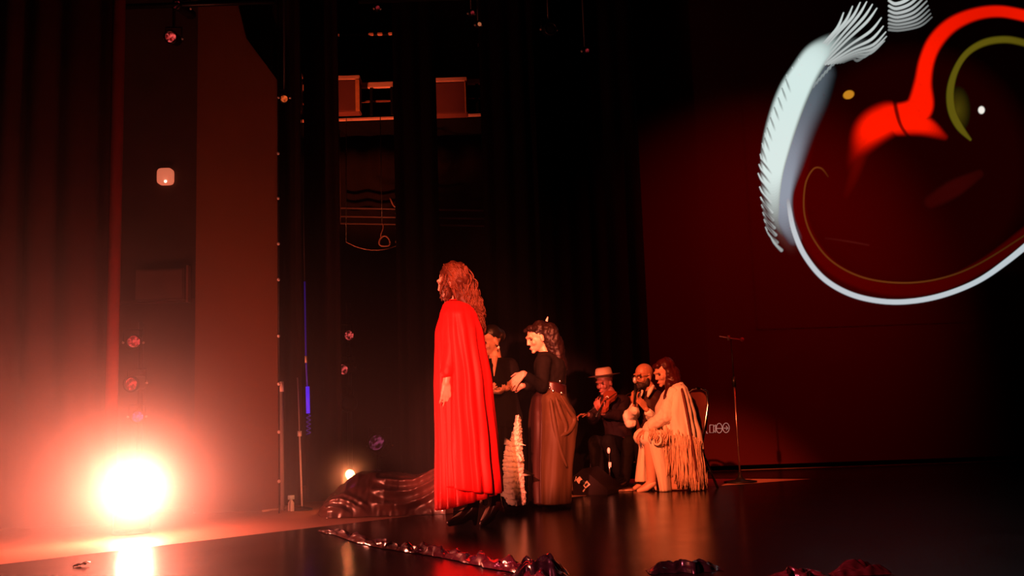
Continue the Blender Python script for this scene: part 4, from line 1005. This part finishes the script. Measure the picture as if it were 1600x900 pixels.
# shawl: body, sleeve side, fringe
garment(root, 'sleeve', [(J6(1052, 618, -.13), J6(1040, 650, -.18), .075, .075), (J6(1040, 650, -.18), J6(1011, 670, -.11), .072, .045), (J6(1046, 650, .1), J6(1012, 668, .05), .06, .045)], CREAM, amp=.012, sc=16)
sh = [(598, 1052, 1066, .06, 0, 0), (608, 1043, 1073, .17, .2, 0), (625, 1035, 1079, .22, .5, 0), (650, 1027, 1086, .25, .8, 0), (680, 1028, 1094, .27, 1, 0), (702, 1030, 1097, .28, 1, 0)]
obj('shawl', loft(sh, Y6, 160, 9, .014, seed=21, nv=50, hemfn=lambda c: 690 + 14 * c), CREAM, root)
rnd = random.Random(9); L = []
for i in range(170):
    th = R(rnd.uniform(178, 372)); c = math.cos(th); py0 = 686 + 14 * c - 12 * rnd.random() ** 1.5; bx0, bx1 = J6(1029, 700).x, J6(1097, 700).x
    x = (bx0 + bx1) / 2 + (bx1 - bx0) / 2 * c; y = Y6 + .298 * math.sin(th); z0 = at(1063 + 34 * c, py0, Y6).z; Ln = rnd.uniform(.36, .46) - (.05 if c > .6 else 0) + .04 * (c > .2)
    ph = rnd.uniform(0, 6); sway = rnd.gauss(-.01, .018)
    L.append(([Vector((x + sway * k / 8 + .004 * math.sin(k + ph), y - .01 + rnd.uniform(-.012, .012) * k / 8, max(.012, z0 - Ln * k / 8))) for k in range(9)], .0042))
fr_ = strands(root, 'fringe', L, mat('fringe_thread', (.66, .46, .32), .7, var=.3, scale=40), 5); fr_['kind'] = 'stuff'
L = []
for i in range(60):
    t = rnd.random(); a = J6(1012 + 30 * t, 676 + 6 * t - 10 * rnd.random(), -.24 - .02 * rnd.random()); L.append(([a + Vector((.01 * math.sin(k), -.002 * k, -.018 * k)) for k in range(rnd.randint(3, 7))], .0035))
f2 = strands(root, 'sleeve_fringe', L, mat('fringe_thread', (.62, .40, .24)), 5); f2['kind'] = 'stuff'
S = poly_samples([(1064, 602), (1069, 625), (1074, 650), (1081, 690), (1086, 722), (1090, 752)], 8)
def seamY(x, y): return -.30 + .10 * ((x - 1063) / 34) ** 2 if y > 640 else -.24 + (.05 if y < 615 else 0)
seam = obj('shawl_border', tube([J6(x, y, interp([(602, -.11), (615, -.235), (630, -.262), (655, -.285), (690, -.30), (752, -.285)], y)[0]) for x, y in S], .012, 8), mat('dark_border', (.10, .02, .015), .7), root); seam['label'] = 'dark border line down the shawl'

# ---- 5. bald bearded man
Y5 = 9.45
chair((at(1030, 756, Y5 + .1).x, Y5 + .1, 0), R(180 + 25), 'banquet chair under the bald bearded man, mostly hidden behind him')
J5 = lambda x, y, d=0: at(x, y, Y5 + d)
root = thing('person', (J5(1010, 760).x, Y5, 0), 'bald bearded person seated in a white shirt and dark vest, raising a microphone', 'person')
J = dict(head=J5(1006, 588), face=Vector((-.82, -.6, -.12)), neck=J5(1018, 612), chest=J5(1020, 640), waist=J5(1024, 670), pelvis=J5(1028, 695),
         ls=J5(1036, 630, -.05), rs=J5(1000, 632, .0), le=J5(1030, 668, -.10), re=J5(984, 652, -.08), lw=J5(1010, 640, -.28), rw=J5(993, 633, -.26),
         lh=J5(1032, 700), rh=J5(1016, 700), lk=J5(1002, 690, -.28), rk=J5(984, 692, -.12), la=J5(1004, 750, -.26), ra=J5(976, 748, -.10), lt=J5(994, 760, -.36), rt=J5(962, 757, -.22))
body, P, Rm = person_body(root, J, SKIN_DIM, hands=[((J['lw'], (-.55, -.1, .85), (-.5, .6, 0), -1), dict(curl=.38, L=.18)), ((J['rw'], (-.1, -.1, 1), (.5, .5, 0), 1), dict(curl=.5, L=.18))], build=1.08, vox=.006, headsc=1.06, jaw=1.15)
bm = bmesh.new(); bm_ell(bm, P(0, .050, -.078), (.056, .056, .050), Rm); bm_ell(bm, P(.05, .015, -.055), (.022, .03, .045), Rm); bm_ell(bm, P(-.05, .015, -.055), (.022, .03, .045), Rm)
obj('beard', remesh(bm, .007, 2, wrinkle(.005, 60)), mat('dark_beard', (.02, .008, .006), .7), root)
bm = bmesh.new()
for q_ in (-1, 1):
    bm_tube(bm, [P(q_ * .033 + .022 * math.cos(t), .098, .004 + .017 * math.sin(t)) for t in np.linspace(0, 2 * math.pi, 16)], .0028, 5)
    bm_tube(bm, [P(q_ * .056, .095, .006), P(q_ * .078, .0, .006)], .0028, 5)
bm_tube(bm, [P(-.011, .1, .006), P(.011, .1, .006)], .0028, 5)
obj('glasses', bm, BLKMET, root)
garment(root, 'shirt', torso_caps(J, .014, 1.08) + [(J['ls'], J['rs'], .068, .068), (J['chest'], J['waist'], .125, .125), (J['ls'], J['le'], .075, .065), (J['le'], J5(1013, 645, -.26), .062, .042), (J['rs'], J['re'], .072, .066), (J['re'], J5(991, 641, -.23), .064, .044), (J5(984, 650, -.1), J5(986, 660, -.1), .07, .06)], WHITE, amp=.012, sc=18)
garment(root, 'vest', [(J5(1014, 634), J['waist'], .145, .14), (J5(1020, 628), J5(1014, 640), .13, .13), (J['waist'], J['pelvis'], .14, .15)], DKRED, amp=.003)
obj('collar', tube([J5(1021, 603, -.11), J5(1015, 612, -.15), J5(1012, 620, -.17)], [.018, .022, .010], 8), WHITE, root)
obj('collar', tube([J5(1004, 610, -.14), J5(1001, 617, -.16), J5(999, 622, -.16)], [.012, .018, .008], 8), WHITE, root)
garment(root, 'trousers', [(J['lh'], J['lk'], .10, .075), (J['rh'], J['rk'], .1, .075), (J['lk'], J['la'], .075, .055), (J['rk'], J['ra'], .075, .055), (J['pelvis'], J['lh'], .14, .11)], BLKCL)
for a_, b_ in ((J['la'], J['lt']), (J['ra'], J['rt'])):
    bm = bmesh.new(); bm_cap(bm, a_, b_, .045, .034); obj('shoe', remesh(bm, .008, 2), BLKLE, root)
mic = thing('microphone', J5(992, 612, -.33), 'slim dark microphone with pale tip held up to the bald man\'s mouth', 'microphone')
obj('handle', tube([J5(991, 632, -.32), J5(993, 600, -.30)], [.010, .013], 10), BLKMET, mic)
bm = bmesh.new(); bm_ell(bm, J5(992, 594, -.29), (.020, .020, .034)); obj('grille', bm, mat('pale_grille', (.7, .6, .6), .35, .5), mic)

# ---- 4. violinist in hat
Y4 = 9.8
chair((at(968, 756, Y4 + .1).x, Y4 + .05, 0), R(180 + 40), 'banquet chair under the violinist, its chrome legs catching the light')
J4 = lambda x, y, d=0: at(x, y, Y4 + d)
root = thing('person', (J4(955, 757).x, Y4, 0), 'person in dark clothes and pale hat seated playing a violin', 'person')
J = dict(head=J4(945, 598), face=Vector((-.7, -.7, -.25)), neck=J4(956, 618), chest=J4(960, 640), waist=J4(966, 668), pelvis=J4(968, 692),
         ls=J4(974, 628, -.05), rs=J4(942, 628, .02), le=J4(972, 650, -.18), re=J4(926, 655, -.12), lw=J4(940, 645, -.40), rw=J4(919, 648, -.34),
         lh=J4(974, 698), rh=J4(958, 698), lk=J4(950, 690, -.38), rk=J4(930, 692, -.30), la=J4(972, 748, -.30), ra=J4(936, 750, -.28), lt=J4(960, 758, -.42), rt=J4(926, 757, -.4))
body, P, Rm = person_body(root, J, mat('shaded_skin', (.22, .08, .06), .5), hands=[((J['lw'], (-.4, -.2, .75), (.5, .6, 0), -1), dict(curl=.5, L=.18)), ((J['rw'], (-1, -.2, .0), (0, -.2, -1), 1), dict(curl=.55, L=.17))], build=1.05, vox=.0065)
hat = obj('hat', lathe([(.09, -.012), (.092, 0), (.088, .010), (.086, .045), (.078, .078), (.060, .090), (.02, .084)], P(0, -.01, .065), 32, (-.1, -.06, 1)), mat('pale_hat_felt', (.55, .42, .30), .8), root)
obj('hat_brim', lathe([(.08, .000), (.165, .004), (.167, .010), (.08, .016)], P(0, -.01, .068), 32, (-.1, -.06, 1)), mat('dark_brim', (.05, .02, .016), .8), root)
garment(root, 'jacket', torso_caps(J, .018, 1.05) + [(J['ls'], J['rs'], .075, .075), (J['chest'], J['waist'], .15, .14), (J['waist'], J['pelvis'], .14, .15), (J['ls'], J['le'], .072, .062), (J['le'], J4(945, 646, -.36), .06, .042), (J['rs'], J['re'], .07, .06), (J['re'], J4(922, 649, -.32), .058, .042)], mat('dark_jacket', (.014, .005, .006), .8, spec=.15))
garment(root, 'trousers', [(J['lh'], J['lk'], .10, .075), (J['rh'], J['rk'], .1, .075), (J['lk'], J['la'], .075, .055), (J['rk'], J['ra'], .075, .055), (J['pelvis'], J['lh'], .14, .11)], BLKCL)
for a_, b_ in ((J['la'], J['lt']), (J['ra'], J['rt'])):
    bm = bmesh.new(); bm_cap(bm, a_, b_, .045, .034); obj('shoe', remesh(bm, .008, 2), BLKLE, root)
# violin
va, vb_ = J4(957, 613, -.20), J4(940, 640, -.45); ax = (vb_ - va).normalized()
vio = thing('violin', va, 'orange brown violin held at the shoulder of the hatted musician', 'violin')
nrm = Vector((-.15, -.75, .6)); nrm = (nrm - ax * nrm.dot(ax)).normalized(); sd = ax.cross(nrm)
VM = mat('violin_varnish', (.20, .045, .02), .3, coat=.5)
bm = bmesh.new(); prof = [(0, .02), (.02, .07), (.07, .09), (.11, .075), (.15, .052), (.20, .06), (.25, .095), (.31, .10), (.345, .07), (.355, .02)]
ou = [(t, w_) for t, w_ in prof] + [(t, -w_) for t, w_ in prof[::-1]]
fr1 = [bm.verts.new(va + ax * (.355 - t) + sd * w_ * .62 + nrm * .02) for t, w_ in ou]; bk1 = [bm.verts.new(va + ax * (.355 - t) + sd * w_ * .62 - nrm * .02) for t, w_ in ou]
bm.faces.new(fr1); bm.faces.new(bk1[::-1])
for i in range(len(ou)): bm.faces.new((fr1[i], bk1[i], bk1[(i + 1) % len(ou)], fr1[(i + 1) % len(ou)]))
obj('body', bm, VM, vio, False)
obj('neck', tube([va + ax * .34 + nrm * .02, va + ax * .50 + nrm * .02], [.013, .011], 8), BLKMET, vio)
obj('fingerboard', tube([va + ax * .22 + nrm * .032, va + ax * .48 + nrm * .03], .010, 6), BLKMET, vio)
obj('bridge', tube([va + ax * .16 + nrm * .03 - sd * .02, va + ax * .16 + nrm * .05, va + ax * .16 + nrm * .03 + sd * .02], .004, 6), CREAM, vio)
bow = thing('violin_bow', J4(914, 648, -.42), 'thin bow in the hatted musician\'s hand, reaching to the violin', 'bow')
obj('stick', tube([J4(910, 650, -.40), va + ax * .18 + nrm * .075 + Vector((.12, .05, .03))], .004, 6), BLKMET, bow)

# ------------------------------------------------------------------ monitor wedge, mic stand, pale board
wc = fl(922, 774); wz = thing('monitor_wedge', (wc.x, wc.y, 0), 'black floor monitor speaker with a pale label panel beside the brown skirt', 'speaker')
yw = R(-24); cw_, sw_ = math.cos(yw), math.sin(yw); WW = lambda x, y, z: Vector((wc.x + x * cw_ - y * sw_, wc.y + x * sw_ + y * cw_, z))
prof = [(-.16, .0), (.16, .0), (.17, .05), (-.06, .235), (-.165, .16)]
bm = bmesh.new(); fr1 = [bm.verts.new(WW(x, -.0, z)) for x, z in prof]; bk1 = [bm.verts.new(WW(x, .42, z)) for x, z in prof]
bm.faces.new(fr1); bm.faces.new(bk1[::-1])
for i in range(5): bm.faces.new((fr1[i], bk1[i], bk1[(i + 1) % 5], fr1[(i + 1) % 5]))
obj('cabinet', bm, mat('black_speaker_paint', (.010, .004, .004), .6, spec=.15), wz, False)
def wl(x, z, w_, h_, mt, nm, ang=-35):
    rot = Matrix.Rotation(yw, 3, 'Z') @ Matrix.Rotation(-R(ang), 3, 'Y')
    return obj(nm, box(WW(x, -.004, z), (w_, .006, h_), rot), mt, wz, False)
LBL = mat('pale_label', (.8, .62, .55), .5)
wl(-.095, .135, .050, .046, LBL, 'label_panel', -38+76); wl(-.030, .095, .056, .046, LBL, 'label_panel', -38+76)
wl(-.028, .094, .036, .02, BLKMET, 'label_print', 38)
obj('connector', lathe([(.024, -.004), (.024, .012), (.012, .013)], WW(-.062, -.004, .114), 18, (sw_, -cw_, 0)), BLKMET, wz)
wl(-.13, .145, .006, .045, LBL, 'label_mark', 38 - 60); wl(-.055, .045, .010, .03, LBL, 'label_mark', -38)
ms = fl(1157, 754); msr = thing('microphone_stand', (ms.x, ms.y, 0), 'tall thin microphone stand with boom, alone right of the seated group', 'microphone stand')
zt = at(1140, 530, ms.y).z; zm = at(1147, 598, ms.y).z
obj('base', lathe([(.16, .0045), (.16, .014), (.05, .03), (.02, .06), (.018, .1)], (ms.x, ms.y, 0), 28), BLKMET, msr)
obj('lower_tube', tube([(ms.x, ms.y, .05), (ms.x, ms.y, zm)], .009, 8), mat('scuffed_steel', (.4, .25, .22), .3, .9), msr)
obj('clutch', tube([(ms.x, ms.y, zm - .04), (ms.x, ms.y, zm + .06)], .020, 10), BLKMET, msr)
obj('upper_tube', tube([(ms.x, ms.y, zm), (ms.x, ms.y, zt)], .007, 8), BLKMET, msr)
obj('boom', tube([at(1124, 525.5, ms.y), at(1141, 528.5, ms.y), at(1160, 531, ms.y)], .006, 8), PALEM, msr)
obj('pivot', tube([at(1138, 524, ms.y), at(1139, 532, ms.y)], .014, 8), GREYM, msr)
bm = bmesh.new(); bm_ell(bm, at(1159.5, 530.5, ms.y - .01), (.022,) * 3, seg=12); obj('microphone', bm, mat('red_lit_grille', (.5, .08, .08), .4), msr)
ba, bb = fl(946, 769), fl(988, 768)
tag(obj('pale_board', box(((ba.x + bb.x) / 2, (ba.y + bb.y) / 2, .012), (bb.x - ba.x, .10, .016), bev=.006), mat('pale_board_wood', (.8, .5, .4), .6)), 'low pale board on the floor in front of the violinist', 'board')

cs0 = fl(954, 765); cs = thing('chrome_stand', (cs0.x, cs0.y, 0), 'short chrome stand glinting in front of the violinist\'s dark legs', 'stand')
zt_c = at(953, 704, cs0.y).z
obj('post', tube([(cs0.x, cs0.y, .01), (cs0.x, cs0.y, zt_c)], .009, 10), CHROME, cs)
bm = bmesh.new(); bm_ell(bm, (cs0.x, cs0.y, zt_c), (.016, .016, .03)); obj('knob', bm, WHITEP, cs)
obj('collar', tube([at(953, 722, cs0.y), at(953, 730, cs0.y)], .015, 10), WHITEP, cs)
obj('foot', tube([fl(956, 757), fl(963, 758) + Vector((0, 0, .01)), fl(972, 754) + Vector((0, 0, .02)), fl(977, 751) + Vector((0, 0, .03))], .009, 8), CHROME, cs)
obj('side_post', tube([fl(973, 754), at(972, 740, fl(973, 754).y)], .014, 10), WHITEP, cs)

# put the origin of every single-mesh thing at its own base
for o in list(scene.objects):
    if o.type == 'MESH' and o.parent is None and o.location.length < 1e-6 and not o.children:
        n = len(o.data.vertices); a = np.empty(n * 3, np.float32); o.data.vertices.foreach_get('co', a); a = a.reshape(-1, 3)
        c = Vector(((a[:, 0].min() + a[:, 0].max()) / 2, (a[:, 1].min() + a[:, 1].max()) / 2, a[:, 2].min()))
        o.data.transform(Matrix.Translation(-c)); o.location = c
